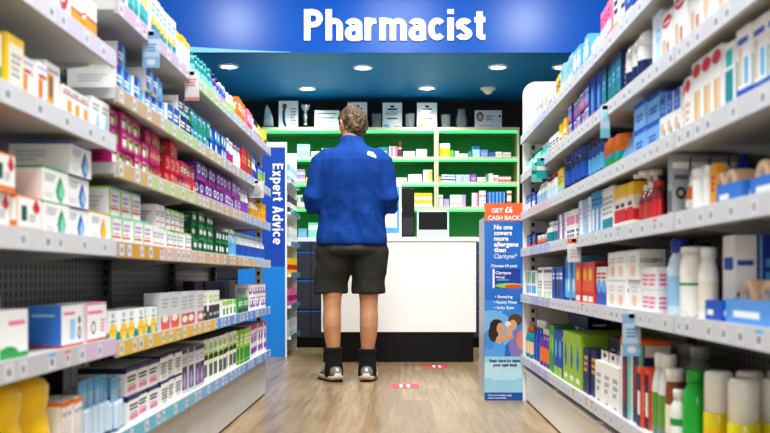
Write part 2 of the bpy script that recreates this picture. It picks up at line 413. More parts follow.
# ------------------------------------------------------------------ shelves (height, front x, phrase)
HZ = .66; FPX = 980.; VX, VY = 400., 277.
XL, XR = -.73, .645
SH = {}
for i, h in enumerate((1.23, 1.016, .75, .50, .25)): SH[f'N{i+1}'] = (h, -1, f'left near bay {"top second third fourth bottom".split()[i]} shelf')
for i, h in enumerate((1.375, 1.147, .955, .748, .49, .25)): SH[f'F{i+1}'] = (h, -1, f'left far bays {"top second third fourth fifth bottom".split()[i]} shelf')
for i, h in enumerate((1.40, 1.195, .995, .805, .565, .244)): SH[f'R{i+1}'] = (h, 1, f'right gondola {"top second third fourth fifth bottom".split()[i]} shelf')
SET = .017
def z_at(px, side, back=0.):
    x = (abs(XL) if side < 0 else XR) + SET + back
    return FPX * x / abs(px - VX)
SEEN_LABELS = {}
def instance(name, prod, loc, rz):
    me, parts = prod
    o = link(name, me, None, None, loc, rz)
    for pn, pm, mat, lab, pl, face in parts:
        c = link(pn, pm, mat, o, pl)
        if pn == 'lettering': c.rotation_euler = (PI / 2, 0, {'near': PI / 2 * (1 if pl[0] > 0 else -1), 'front': 0}[face])
        if lab: c['label'] = lab
    return o
def E(shelf, p0, p1, n, name, desc, kind, h, d=.075, tiers=1, back=0., deep=1, lift=0., tier_word=None, fit=.965, jit=1., skip=(), gap_d=.006, tag_end=None, **kw):
    """n products side by side between the photo columns p0 and p1 of a shelf's front"""
    H, side, phrase = SH[shelf]
    if shelf in ('R1', 'R2', 'R3', 'R4') and kind not in ('tray', 'roll', 'pouch', 'pump'): h = max(h, min(.148 / tiers, h * 1.13))
    if shelf == 'R5' and kind not in ('tray', 'roll'): h = max(h, min(.19 / tiers, h * 1.07))
    za, zb = sorted((z_at(p0, side, back), z_at(p1, side, back)))
    w = (zb - za) / n
    if side > 0: kw['sgn'] = -1
    prod = KIND[kind](w * fit, h, d, **kw)
    group = f'{desc}s, {phrase}' if n * tiers * deep > 1 else None
    rr = random.Random(hash_s(shelf + desc))
    for dp in range(deep):
        for t in range(tiers):
            for i in range(n):
                if (i, t) in skip: continue
                x = (abs(XL) if side < 0 else XR) + SET + back + dp * (d + gap_d) + (rr.random() * .012 * jit if deep == 1 else 0)
                y = za + w * (i + .5)
                o = instance(name, prod, (side * x, y, H + .0006 + lift + t * (h + .0006)), -side * PI / 2 + (rr.random() - .5) * .02 * jit * (1 if tiers == 1 and w < d else .3))
                L = desc
                if n > 1: L += f', {ORD[i]} from near end'
                tw = tier_word or (('bottom', 'top')[t] if tiers == 2 else ('bottom', 'middle', 'top')[t] if tiers == 3 else None)
                if tw: L += f', {tw} tier'
                if deep > 1: L += f', {("front", "second", "third", "fourth")[dp]} row'
                L += f', {phrase}'
                if len(L.replace(',', '').split()) > 16: L = L.replace(' with ', ', ', 1)
                if L in SEEN_LABELS: print('DUP LABEL', L)
                SEEN_LABELS[L] = 1
                if len(L.replace(',', '').split()) > 16: print('LONG LABEL', len(L.split()), L)
                tag(o, L, kw.get('cat', CAT[kind]), group)
def hash_s(s): return sum((i + 1) * ord(ch) for i, ch in enumerate(s))
R_, T_, E_, DR = 'r', 't', 'e', 'd'
def r(a, b, c, d, k): return ('r', a, b, c, d, k)
def t(a, b, c, d, k, n=3): return ('t', a, b, c, d, k, n)
def e(a, b, c, d, k): return ('e', a, b, c, d, k)
def dr(a, b, c, d, k): return ('d', a, b, c, d, k)
# ------------------------------------------------------------------ the room
def floor_material():
    m, nt, b = newmat('vinyl_plank_floor')
    tc = nt.nodes.new('ShaderNodeTexCoord'); mp = nt.nodes.new('ShaderNodeMapping'); mp.inputs['Rotation'].default_value = (0, 0, PI / 2)
    nt.links.new(tc.outputs['Object'], mp.inputs['Vector'])
    br = nt.nodes.new('ShaderNodeTexBrick'); br.offset = .37; br.inputs['Scale'].default_value = 1
    br.inputs['Brick Width'].default_value = 1.2; br.inputs['Row Height'].default_value = .16; br.inputs['Mortar Size'].default_value = .0015
    br.inputs['Color1'].default_value = (*lin('ae9675'), 1); br.inputs['Color2'].default_value = (*lin('957c5a'), 1); br.inputs['Mortar'].default_value = (*lin('8a6f52'), 1)
    nt.links.new(mp.outputs['Vector'], br.inputs['Vector'])
    m2 = nt.nodes.new('ShaderNodeMapping'); m2.inputs['Scale'].default_value = (22, 1.3, 1); nt.links.new(tc.outputs['Object'], m2.inputs['Vector'])
    n = nt.nodes.new('ShaderNodeTexNoise'); n.inputs['Scale'].default_value = 1.6; n.inputs['Detail'].default_value = 6; n.inputs['Distortion'].default_value = .6
    nt.links.new(m2.outputs['Vector'], n.inputs['Vector'])
    r_ = nt.nodes.new('ShaderNodeValToRGB'); r_.color_ramp.elements[0].position = .3; r_.color_ramp.elements[1].position = .72
    r_.color_ramp.elements[0].color = (.62, .6, .58, 1); r_.color_ramp.elements[1].color = (1.12, 1.1, 1.06, 1)
    nt.links.new(n.outputs['Fac'], r_.inputs['Fac'])
    mx = nt.nodes.new('ShaderNodeMix'); mx.data_type = 'RGBA'; mx.blend_type = 'MULTIPLY'; mx.inputs['Factor'].default_value = 1
    nt.links.new(br.outputs['Color'], mx.inputs['A']); nt.links.new(r_.outputs['Color'], mx.inputs['B'])
    nt.links.new(mx.outputs['Result'], b.inputs['Base Color'])
    b.inputs['Roughness'].default_value = .3; b.inputs['Specular IOR Level'].default_value = .5
    return m
def struct(name, dims, m, base='white', decals=None):
    return tag(boxobj(name, dims, m, None, base, decals), kind='structure')
struct('floor', (-4.2, -1.5, -.1, 4.2, 9.9, 0), floor_material())
WALLM = solid('black_wall', '121416', .6, var=.2, scale=8)
struct('wall_back', (-4.2, 9.7, 0, 4.2, 9.9, 3.4), WALLM)
SOFF = solid('blue_soffit', '0878b8', .5, var=.03, scale=2)
struct('ceiling', (-4.2, 7.62, 2.4, 4.2, 9.7, 2.5), SOFF)
FASC = solid('glossy_blue_fascia', '0658b6', .25, spec=.22, var=.05, scale=1.2)
struct('wall_fascia', (-4.2, 7.6, 2.4, 4.2, 7.62, 3.4), FASC)
# pale swoosh along the lower edge of the fascia
b = MB(); n = 40; up = []; lo = []
for i in range(n + 1):
    s = i / n; x = -2.9 + s * 2.05
    h = .135 * (1 - s) ** 1.25 + .004
    lo.append(b.vert((x, 7.596, 2.401))); up.append(b.vert((x, 7.596, 2.401 + h)))
for i in range(n): b.face((lo[i], lo[i + 1], up[i + 1], up[i]), col('sky'))
tag(link('trim_swoosh', b.mesh('swoosh'), solid('pale_blue_vinyl', '7cc4ee', .4)), kind='structure')

# raised sign letters
me = stroke_letters('Pharmacist', (487 - 304) * 7.58 / FPX, 31.5 / FPX * 7.58, .018)
SIGNM = solid('white_sign_face', 'eef0f4', .4, emit=.05)
so = link('sign_lettering', me, SIGNM, None, ((304 - VX) * 7.598 / FPX, 7.599, HZ + (VY - 41) * 7.598 / FPX)); so.rotation_euler = (PI / 2, 0, 0)
tag(so, 'white raised Pharmacist lettering on the blue fascia', 'sign')

# recessed lights
LENS = solid('lamp_lens', 'ffffff', .3, emit=14, emitc='ffffff')
RIM = solid('lamp_rim', 'dfe6ea', .35)
def downlight(px, py, label):
    z = 2.4; y = (z - HZ) * FPX / (VY - py); x = (px - VX) * y / FPX
    o = empty('ceiling_downlight', (x, y, z), label, 'ceiling light', 'downlights in the blue ceiling')
    b = MB(); b.loft([(0, 0, -.001, .085, .085, 'white'), (0, 0, -.012, .082, .082, 'white'), (0, 0, -.012, .062, .062, 'white'), (0, 0, -.004, .06, .06, 'white')], 28, cap=False)
    link('rim', b.mesh('rim'), RIM, o)
    b = MB(); b.loft([(0, 0, -.008, .06, .06, 'white'), (0, 0, -.0075, .06, .06, 'white')], 28)
    link('lens', b.mesh('lens'), LENS, o)
    l = bpy.data.lights.new('downlight', 'SPOT'); l.energy = 42; l.spot_size = 2.75; l.spot_blend = .8; l.shadow_soft_size = .06
    lo = bpy.data.objects.new('downlight_lamp', l); COL.objects.link(lo); lo.location = (x, y, z - .03)
for a in ((228.5, 66, 'front row ceiling downlight above the left shelving end'), (363, 67, 'front row ceiling downlight above the man'), (498, 66.5, 'front row ceiling downlight next to the smoke detector'),
          (307, 88, 'back row ceiling downlight above the black trophy'), (427, 87.5, 'back row ceiling downlight above the two blue-footed plaques'), (562, 66.5, 'ceiling downlight half hidden by right gondola stock')): downlight(*a)
o = empty('smoke_detector', ((488 - VX) * 1.0, 0, 0), 'white round smoke detector under the blue ceiling', 'smoke detector')
yy = 1.72 * FPX / (VY - 90); o.location = ((488 - VX) * yy / FPX, yy, 2.4)
b = MB(); b.loft([(0, 0, 0, .07, .07, 'white'), (0, 0, -.018, .068, .068, 'white'), (0, 0, -.02, .055, .055, 'white')], 24); link('base', b.mesh('base'), M['whitep'], o)
b = MB(); b.loft([(0, 0, -.02, .05, .05, 'white'), (0, 0, -.04, .045, .045, 'white'), (0, 0, -.045, .03, .03, 'white'), (0, 0, -.055, .026, .026, 'white'), (0, 0, -.06, .015, .015, 'white')], 24); link('sensor_dome', b.mesh('dome'), M['whitep'], o)

# floor stickers
for px, py, lab in ((405, 386, 'red floor sticker with white footprints behind the man'), (437, 366.5, 'red floor sticker with white footprints close to the counter')):
    y = HZ * FPX / (py - VY); x = (px - VX) * y / FPX
    ft = lambda u: (('e', u, .6, .07, .26, 'white'), ('e', u, .24, .05, .12, 'white'))
    tag(boxobj('floor_sticker', (-.085, -.12, 0, .085, .12, .001), M['card'], None, 'd8364a', {'top': ft(.36) + ft(.62)}, (x, y, .0005)), lab, 'sticker', 'red floor stickers')

# ------------------------------------------------------------------ gondola shelving
def strip_mesh(L, tint, tickets=True, seed=0):
    """price strip L long, tint: [(from, to, colour)] as fractions (near to far); faces local -y"""
    rr = random.Random(seed); dec = [('r', a, 0, bb, 1, tuple(q * .92 for q in col(c))) for a, bb, c in tint]
    u = .02
    while tickets and u < .97:
        wd = rr.choice((.035, .045, .04))
        dec.append(('r', u, .12, u + wd, .84, 'd6d8dc')); dec.append(('r', u + wd * .25, .3, u + wd * .7, .6, rr.choice(('8a8d92', '9d9fa6', '7a7d82'))))
        if rr.random() < .12: dec.append(('r', u, .7, u + wd, .86, rr.choice(('orange', 'sky', 'pink'))))
        u += wd + rr.choice((.03, .06, .12, .09))
    dec.append(('r', 0, .93, 1, 1, 'd8dade'))
    b = MB(); b.box(-L / 2, -.004, 0, L / 2, 0, .043, 'bcbec4', {'front': dec}, rr)
    return b.mesh('strip')
def bay(label, side, z0, z1, rows, tints, group, depth=.30, last=False, first=False, top=1.46):
    X = XL if side < 0 else XR; L = z1 - z0
    root = empty('shelving_bay', (side * (abs(X) + depth + .03), z0, 0), label, 'shelving', group)
    s = -side      # direction to the aisle along x
    def B(name, x0, y0, z0_, x1, y1, z1_, m, parent=root, **k):
        a0, a1 = sorted((s * x0, s * x1)); return boxobj(name, (a0, y0, z0_, a1, y1, z1_), m, parent, **k)
    B('back_panel', -.02, .003, .05, .0, L - .003, top, M['perf'])
    up = MB(); a0, a1 = sorted((s * .0, s * .03)); dots = tuple(('r', .3, i / 40 + .006, .7, i / 40 + .018, 'black') for i in range(1, 39))
    up.box(a0, L - .03, 0, a1, L - .003, top, '6a6d6f', {'left': dots, 'right': dots, 'front': dots}); link('upright', up.mesh('upright'), M['paint'], root)
    if last:
        pt = .026 if side < 0 else .008
        dd = tuple(('r', .3, i / 30 + .006, .7, i / 30 + .022, 'black') for i in range(1, 29))
        up = MB(); a0, a1 = sorted((s * (depth - .05), s * (depth - .015))); up.box(a0, L - pt, 0.05, a1, L - .003, top - .1, 'd4d6d6', {'left': dd, 'right': dd, 'front': dd}); link('upright', up.mesh('upright'), M['paint'], root)
        for yy in (L - .05,):
            f = MB(); f.loft([(s * (depth - .03), yy, 0, .022, .022, 'black'), (s * (depth - .03), yy, .008, .022, .022, 'black'), (s * (depth - .03), yy, .012, .008, .008, 'black'), (s * (depth - .03), yy, .07, .008, .008, 'black')], 14); link('levelling_foot', f.mesh('foot'), M['darkm'], root)
    for i, h in enumerate(rows):
        base = i == len(rows) - 1
        sh = B('shelf', .032, .004, h - .028, depth + .03, L - .004, h, M['shelf'])
        lp = B('shelf_lip', depth + .026, .005, h - .038, depth + .0295, L - .005, h - .028, M['shelf'], sh)
        st = strip_mesh(L - .01, tints[i], True, hash_s(label) + i); so_ = link('price_strip', st, M['paint'], sh)
        so_.location = (s * (depth + .031), L / 2, h - .037); so_.rotation_euler = (-.02, 0, -side * PI / 2)
        if not base:
            for yy in (.006, L - .022):
                bk = MB(); c = col('9da0a1'); y0, y1 = yy, yy + .004
                pts = [(s * .032, h - .028), (s * (depth - .03), h - .028), (s * (depth - .03), h - .034), (s * .032, h - .062)]
                A = [bk.vert((p[0], y0, p[1])) for p in pts]; Bv = [bk.vert((p[0], y1, p[1])) for p in pts]
                bk.face(tuple(A), c); bk.face(tuple(reversed(Bv)), c)
                for q in range(4): bk.face((A[q], Bv[q], Bv[(q + 1) % 4], A[(q + 1) % 4]), c)
                link('bracket', bk.mesh('bracket'), M['shelf'], sh)
    hb = rows[-1]
    pl = B('plinth_panel', depth - .015, .004, .012, depth + .005, L - .004, hb - (.066 if side > 0 else .04), M['whitep'] if side > 0 else M['shelf'])
    if side > 0:
        B('pull_lip', depth + .004, .03, hb - .082, depth + .022, L - .03, hb - .0665, M['whitep'], pl, bevel=.004); B('gap_shade_strip', depth - .02, .004, hb - .0655, depth - .004, L - .004, hb - .039, M['gap_shade'])  # black strip stands in for the shade in the recess above the plinth
    return root
W1 = ((0, 1, 'd3d3d8'),)
LT = [((0, .55, 'd9d6dc'), (.55, 1, 'd6cfe0'))] + [((0, 1, 'd9d9db'),)] * 2 + [((0, .7, 'c9cace'), (.7, 1, 'd8c4dc'))] + [((0, 1, 'bcd3e6'),)]
GL = 'left shelving bays'; GR = 'right shelving bays'
bay('nearest left shelving bay with sparse low shelves and bare perforated back', -1, 1.51, 2.51, [SH[f'N{i}'][0] for i in range(1, 6)], LT, GL, top=1.46)
FR = [SH[f'F{i}'][0] for i in range(1, 7)]
T1 = [((0, .4, 'd7b9cf'), (.4, 1, 'c9b7cf')), ((0, .5, 'c9b08c'), (.5, 1, 'b9cf9a')), ((0, .35, 'd2b27c'), (.35, 1, 'c3cf94')), ((0, .12, 'c9a05a'), (.12, .45, 'd9a03a'), (.45, 1, 'e0bfae')), ((0, 1, 'e6bf4a'),), ((0, 1, '6cc4dc'),)]
T2 = [((0, .6, 'b9d39a'), (.6, 1, 'b4c8cc')), ((0, .5, 'c9b894'), (.5, 1, 'b9b6ae')), ((0, 1, 'c9b08c'),), ((0, .5, 'dcb48a'), (.5, 1, 'c9a888')), ((0, .35, 'e6bf4a'), (.35, 1, '6aa0e0')), ((0, 1, '7fb6ea'),)]
T3 = [((0, 1, 'b7b4cc'),), ((0, 1, 'b4b6c0'),), ((0, 1, 'aab4cc'),), ((0, .4, 'd9b47c'), (.4, 1, 'b8c2d0')), ((0, 1, '5b96e0'),), ((0, 1, '6aa6ea'),)]
bay('left shelving bay holding magenta nicotine cartons on its third shelf', -1, 2.51, 3.51, FR, T1, GL)
bay('left shelving bay holding dark green tea cartons', -1, 3.51, 4.51, FR, T2, GL)
bay('last left shelving bay before the Expert Advice sign', -1, 4.51, 5.51, FR, T3, GL, last=True)
RR = [SH[f'R{i}'][0] for i in range(1, 7)]
RT = [((0, 1, 'd4d6da'),)] * 6; RTF = [((0, .5, 'd4d6da'), (.5, 1, 'b9c4e6'))] * 2 + [((0, .6, 'c4d0d6'), (.6, 1, 'd9b8c8'))] + [((0, .4, 'd4d6da'), (.4, 1, 'b4b4e4'))] * 3
zz = [1.33, 2.29, 3.25, 4.21, 5.215]
for i, lab in enumerate(('nearest right shelving bay with yellow cans on its bottom shelf', 'right shelving bay with white nail treatment boxes and red cartons', 'right shelving bay holding lime green tissue cartons', 'far right shelving bay behind the orange topped poster stand')):
    bay(lab, 1, zz[i], zz[i + 1], RR, RT if i < 3 else RTF, GR, last=i == 3, top=1.52)
# white round-cornered end header of the right gondola
b = MB(); pts = []
x0, x1, z0, z1, rc = .655, 1.02, .0, 1.70, .07
for cx, cz, a0 in ((x1 - .01, z1 - .01, 0), (x0 + rc, z1 - rc, 90)):
    rr_ = .01 if a0 == 0 else rc
    for k in range(9): a = math.radians(a0 + k * 90 / 8); pts.append((cx + rr_ * math.cos(a), cz + rr_ * math.sin(a)))
pts += [(x0, z0), (x1, z0)]
A = [b.vert((p[0], 5.218, p[1])) for p in pts]; Bv = [b.vert((p[0], 5.236, p[1])) for p in pts]
b.face(tuple(reversed(A)), col('white')); b.face(tuple(Bv), col('white'))
for q in range(len(pts)): b.face((A[q], Bv[q], Bv[(q + 1) % len(pts)], A[(q + 1) % len(pts)]), col('white'))
tag(link('end_panel', b.mesh('end_panel'), M['whitep']), 'white round-cornered end panel rising behind the right gondola', 'panel')

# shelf talkers hanging from the price strips
def talker(shelf, px, w, h, base, dec, label, drop=0.):
    H, side, _ = SH[shelf]; X = XL if side < 0 else XR; y = FPX * abs(X) / abs(px - VX)
    o = empty('shelf_talker', (side * (abs(X) - .012), y, H - .006 - drop), label, 'shelf tag', 'hanging shelf tags')
    b = MB(); b.box(-w / 2, -.001, -h, w / 2, .001, 0, base, {'front': dec, 'back': dec}); link('tag_card', b.mesh('tag'), M['film'], o)
    b = MB(); b.box(-.008, -.001, -.012, .008, .012, .004, 'lgrey'); link('clip', b.mesh('clip'), M['paint'], o)
BT = (r(0, .0, 1, .3, 'lblue'), t(.2, .45, .8, .7, '7ba8d8', 3), r(0, .78, 1, 1, '8fb8e0'), e(.5, .15, .25, .08, 'white'))
talker('F1', 147, .05, .105, 'pale', BT, 'pale blue shelf tag hanging above blue denture cartons')
talker('F1', 188.5, .05, .1, 'white', (t(.2, .5, .8, .8, 'e58a8a', 3), r(0, 0, 1, .12, 'e89a9a')), 'white and red shelf tag hanging from left top shelf')
talker('F2', 254, .075, .085, 'white', (dr(.5, .4, .4, .4, 'lgrey'), t(.3, .1, .7, .3, 'grey', 2)), 'small white shelf tag close to the Expert Advice sign')
talker('R2', 609, .03, .1, 'pale', (r(0, 0, 1, .3, '8fd0d8'), r(.2, .5, .8, .8, 'aadfe4')), 'aqua shelf tag hanging from right second shelf')
talker('R2', 545, .05, .09, 'aqua', (r(0, .4, 1, .6, 'white'),), 'teal shelf tag nearer the camera of the far pair')
talker('R2', 539.5, .05, .09, 'mint', (r(0, .4, 1, .6, 'teal'),), 'mint green shelf tag farther of the far pair')
talker('R4', 577.5, .05, .085, 'white', (r(0, .8, 1, 1, 'orange'), t(.2, .2, .8, .6, 'lgrey', 3)), 'white shelf tag with orange top above red cartons')
talker('R5', 636, .05, .115, 'pale', BT, 'pale blue shelf tag hanging above the orange lidded cartons')

# ------------------------------------------------------------------ the end display stand with its poster
SY = 5.24; SX0, SX1 = (484.5 - VX) * SY / FPX, (525 - VX) * SY / FPX
st = empty('display_stand', ((SX0 + SX1) / 2, SY, 0), 'tall poster stand with orange cash back header at the right gondola end', 'display stand')
W = SX1 - SX0; Hs = HZ + (VY - 203) * SY / FPX
def sv(py): return (HZ + (VY - py) * SY / FPX) / Hs
pd = [r(0, 0, 1, 1, '2272c8'), r(0, sv(221), 1, 1, 'ee6a2e'), e(.35, sv(318), .9, .09, '3f8fd8'), e(.2, sv(330), .5, .1, '7db8e8'),
      # two people, and the picture of the pack
      r(.2, sv(288), .88, sv(269), '1d3f9e'), e(.6, sv(285.5), .34, .012, 'lime'), e(.72, sv(286.5), .22, .01, 'e8432e'), r(.2, sv(288), .25, sv(269), 'white'), r(.3, sv(280.5), .6, sv(279.3), 'sky'),
      e(.24, sv(350), .27, .075, '5aa6e8'), e(.12, sv(340), .14, .05, '4a92d8'), e(.3, sv(326), .17, .034, '2b1a16'), e(.22, sv(333), .12, .045, '2f1e18'), e(.4, sv(328.5), .1, .03, 'd9a27e'), e(.36, sv(340), .08, .02, 'd9a27e'),
      e(.88, sv(346), .27, .085, '8a7fb8'), e(.95, sv(340), .16, .05, 'd98a7a'), e(.76, sv(320), .17, .03, '6a4632'), e(.7, sv(325), .1, .026, 'e2b08c'), e(.58, sv(324), .07, .014, 'f2ece4'), e(.52, sv(337), .2, .016, 'd9a27e'), e(.62, sv(331), .07, .03, 'e2b08c'),
      r(0, sv(394), 1, sv(356.5), '9fd3e6'), e(.5, sv(370), .7, .05, 'bfe3ee'), r(0, 0, 1, sv(392.5), '1a5cae')]
b = MB(); b.box(-W / 2, 0, .0, W / 2, .02, Hs, '2272c8', {'front': pd}); link('poster_board', b.mesh('board'), M['poster'], st)
SIDEM = solid('grey_side_board', 'b9bfc4', .4, var=.08, scale=5)
for nm, dims in (('side_panel', (-W / 2, .021, 0, -W / 2 + .006, .36, Hs * .93)), ('side_panel', (W / 2 - .006, .021, 0, W / 2, .36, Hs * .93))): boxobj(nm, dims, SIDEM, st, 'grey')
for q in range(4): boxobj('shelf', (-W / 2 + .007, .022, .06 + q * .26, W / 2 - .007, .355, .072 + q * .26), M['whitep'], st)
WHI = solid('white_ink', 'ffffff', .4); NAVI = solid('navy_ink', '16305e', .4)
def ink(txt, px0, px1, py, size, m=WHI, off=.02, nm='poster_text', nudge=0.):
    me = lettering(txt, size, off=size * off, align='LEFT')
    xs = [v.co.x for v in me.vertices]; k = ((px1 - px0) * SY / FPX) / (max(xs) - min(xs)); x_ = min(xs)
    for v in me.vertices: v.co.x = (v.co.x - x_) * k
    o = link(nm, me, m, st, ((px0 - VX) * SY / FPX - (SX0 + SX1) / 2, -.0015, HZ + (VY - py) * SY / FPX)); o.rotation_euler = (PI / 2, 0, 0)
ink('GET', 491.5, 503, 212.5, .032, nm='header_text'); ink('£6', 505, 512.5, 212.5, .044, off=.03, nm='header_text'); ink('CASH BACK', 488, 520, 219.8, .032, nm='header_text')
for tx, a_, y_ in (('No one', 512.5, 229.3), ('covers', 512, 235), ('more', 508.5, 240.6), ('allergens', 518.5, 246.4), ('than', 506, 252)): ink(tx, 494, a_, y_, .034, off=.035)
ink('Clarityne*', 494, 517, 258.3, .034, off=.005)
ink('Choose 60 pack', 491, 517.5, 267, .02); ink('Clarityne', 495.5, 511, 274.2, .022); ink('Allergy', 495.5, 505, 278, .014)
ink('• Sneezing', 495, 512.5, 298, .022); ink('• Runny Nose', 494, 517, 303.5, .022); ink('• Itchy Eyes', 494, 514, 309, .022)
ink('Scan here to claim', 489.5, 520.5, 362, .021, NAVI, .04); ink('your cash back', 493, 517.5, 366.2, .021, NAVI, .04)
ink('Terms and conditions apply', 488, 512, 395.8, .011); ink('Always read the label', 488, 506, 398.5, .011)

# ------------------------------------------------------------------ Expert Advice unit
EY = 8.1; ex0, ex1 = -1.34, (287 - VX) * EY / FPX
eu = empty('sign_unit', ((ex0 + ex1) / 2, EY, 0), 'slim white shelving unit with tall blue Expert Advice end sign', 'shelving unit')
Wd = ex1 - ex0; He = HZ + (VY - 142) * EY / FPX
b = MB(); b.box(-Wd / 2, 0, .0, Wd / 2, .02, He, '1c66cc', {'front': [r(0, 0, 1, .42, '1b8ae0'), r(0, .42, 1, .975, '1650b8'), r(0, .975, 1, 1, 'white'), r(.962, 0, 1, 1, 'f2f6fa')]}); link('sign_board', b.mesh('sign'), M['poster'], eu)
me = stroke_letters('Expert Advice', (244.5 - 163.5) * EY / FPX, .088, .006, heavy=.84)
o = link('sign_lettering', me, WHI, eu, ((272.6 - VX) * EY / FPX - (ex0 + ex1) / 2, -.0001, HZ + (VY - 163.5) * EY / FPX)); o.rotation_euler = (PI / 2, PI / 2, 0)
boxobj('back_panel', (-Wd / 2, .021, 0, -Wd / 2 + .02, .75, He), M['whitep'], eu)
boxobj('side_panel', (-Wd / 2, .751, 0, Wd / 2, .77, He), M['whitep'], eu)
UZ = [.16, .42, .68, .94, 1.2, 1.46]
for z in UZ:
    s_ = boxobj('shelf', (-Wd / 2 + .021, .022, z - .02, Wd / 2 + .03, .75, z), M['whitep'], eu)
    boxobj('shelf_lip', (Wd / 2 + .0305, .024, z - .022, Wd / 2 + .034, .748, z + .02), M['film'], s_, 'lblue')
ucol = [('lgrey', 'offwhite'), ('pink', 'magenta'), ('yellow', 'red'), ('offwhite', 'lgrey'), ('plum', 'offwhite'), ('lblue', 'white')]
uname = ['pale grey', 'pink and magenta', 'yellow and red', 'off white', 'plum purple', 'light blue']
for k, z in enumerate(UZ):
    pr = p_carton(.13, .14, .09, ucol[k][0], front=(r(0, .3, 1, .6, ucol[k][1]),), side=(r(0, .3, 1, .6, ucol[k][1]),), top=())
    for j in range(4):
        o = instance('display_carton', pr, (ex1 + .012, EY + .12 + j * .165, z + .0006), PI / 2)
        tag(o, f'{uname[k]} carton, {ORD[j]} along its shelf behind the Expert Advice sign', 'box', f'{uname[k]} cartons behind the Expert Advice sign')

# ------------------------------------------------------------------ counter
CY = 7.6
ct = empty('pharmacy_counter', (0, CY, 0), 'white pharmacy counter with black plinth in front of the man', 'counter')
cx0, cx1 = -.61, (476 - VX) * CY / FPX; zt = HZ + (VY - 237) * CY / FPX; zp = HZ - (332 - VY) * CY / FPX
boxobj('front_panel', (cx0, 0, zp, cx1, .03, zt - .035), M['whitep'], ct)
boxobj('worktop', (cx0 - .01, -.012, zt - .034, cx1 + .01, .75, zt), M['whitep'], ct, bevel=.004)
boxobj('plinth', (cx0 + .015, .012, 0, cx1 - .02, .7, zp - .001), M['blackp'], ct)
for x in (cx0, cx1 - .02): boxobj('side_panel', (x, .031, zp, x + .02, .72, zt - .035), M['whitep'], ct)
# things on the counter
def screen(px0, px1, py0, py1, y):
    x0 = (px0 - VX) * y / FPX; x1 = (px1 - VX) * y / FPX; z1 = HZ + (VY - py0) * y / FPX; w = (x1 - x0) / 2; h = z1 - zt
    o = empty('till_monitor', ((x0 + x1) / 2, y, zt), 'small till monitor with black screen and silver frame on the counter', 'monitor')
    boxobj('casing', (-w, 0, .012, w, .03, h), solid('green_glow_on_frame', 'c9f0d8', .3, emit=.25, emitc='8ff0b0'), o, bevel=.006)  # white casing; green light from the shelving put into its colour and emission
    boxobj('screen', (-w * .9, -.003, h * .3, w * .9, -.0005, h * .93), M['blackp'], o)
    boxobj('control_bar', (-w * .9, -.004, h * .06, w * .9, -.0005, h * .27), solid('silver_bar', 'b9bcc2', .35), o)
    boxobj('foot', (-w * .5, .0, 0, w * .5, .12, .0115), M['darkcab'], o)
screen(417, 449, 210, 236, 7.85)
def holder(px0, px1, py0, y):
    x0 = (px0 - VX) * y / FPX; x1 = (px1 - VX) * y / FPX; w = (x1 - x0) / 2; h = HZ + (VY - py0) * y / FPX - zt
    o = empty('sign_holder', ((x0 + x1) / 2, y, zt), 'white framed light blue notice standing on the counter beside the man', 'notice')
    boxobj('frame', (-w, 0, .008, w, .012, h), M['whitep'], o)
    boxobj('notice_sheet', (-w * .88, -.002, .035, w * .88, -.0004, h - .03), M['poster'], o, '58a6e6', {'front': (r(.08, .12, .92, .9, 'e9f1f8'), t(.15, .6, .85, .85, 'lblue', 4))})
    boxobj('foot', (-w * .6, -.03, 0, w * .6, .06, .0075), M['whitep'], o)
holder(366, 401.5, 183, 7.72)
o = empty('till_display', ((408 - VX) * 7.95 / FPX, 7.95, zt), 'tall black till unit between the notice and the monitor', 'till')
hh = HZ + (VY - 188) * 7.95 / FPX - zt
boxobj('housing', (-.05, 0, .02, .052, .08, hh), M['blackp'], o, bevel=.006); boxobj('panel', (-.044, -.003, .03, .046, -.0005, hh * .42), solid('black_gloss', '1b1d20', .35), o); boxobj('base', (-.055, -.03, 0, .057, .14, .0195), M['darkcab'], o)

# ------------------------------------------------------------------ charcoal drawer unit and green dispensary shelving at the back
DY = 9.15
du = empty('drawer_unit', (-.2, DY, 0), 'charcoal drawer unit with blue edge lines below the green shelving', 'drawer unit')
boxobj('carcass', (-1.6, .02, .09, 1.3, .52, .99), M['darkcab'], du); boxobj('plinth', (-1.58, .05, 0, 1.28, .5, .0895), M['blackp'], du)
boxobj('worktop', (-1.62, -.02, .9905, 1.32, .53, 1.03), M['whitep'], du)
for c_ in range(3):
    for q, (za, zb) in enumerate(((.1, .345), (.36, .63), (.645, .895), (.905, .985))):
        xa = -1.59 + c_ * .963
        dw = boxobj('drawer', (xa, 0, za, xa + .95, .0195, zb - .012), M['darkcab'], du); boxobj('blue_edge', (xa, -.002, zb - .0115, xa + .95, .0195, zb), M['bluel'], dw)
GRN = solid('green_glow_laminate', '067f35', .45, emit=.1, emitc='0aa040')  # slight emission puts the LED glow into the panel itself
GLIP = solid('pale_green_lip', 'b0be98', .4)
LED = solid('green_led', '3dff7a', .3, emit=2.5, emitc='2cff66')
SHZ = (2.045, 1.79, 1.555, 1.322)
UX = ((-1.30, -.425), (-.422, .34), (.343, 1.12))
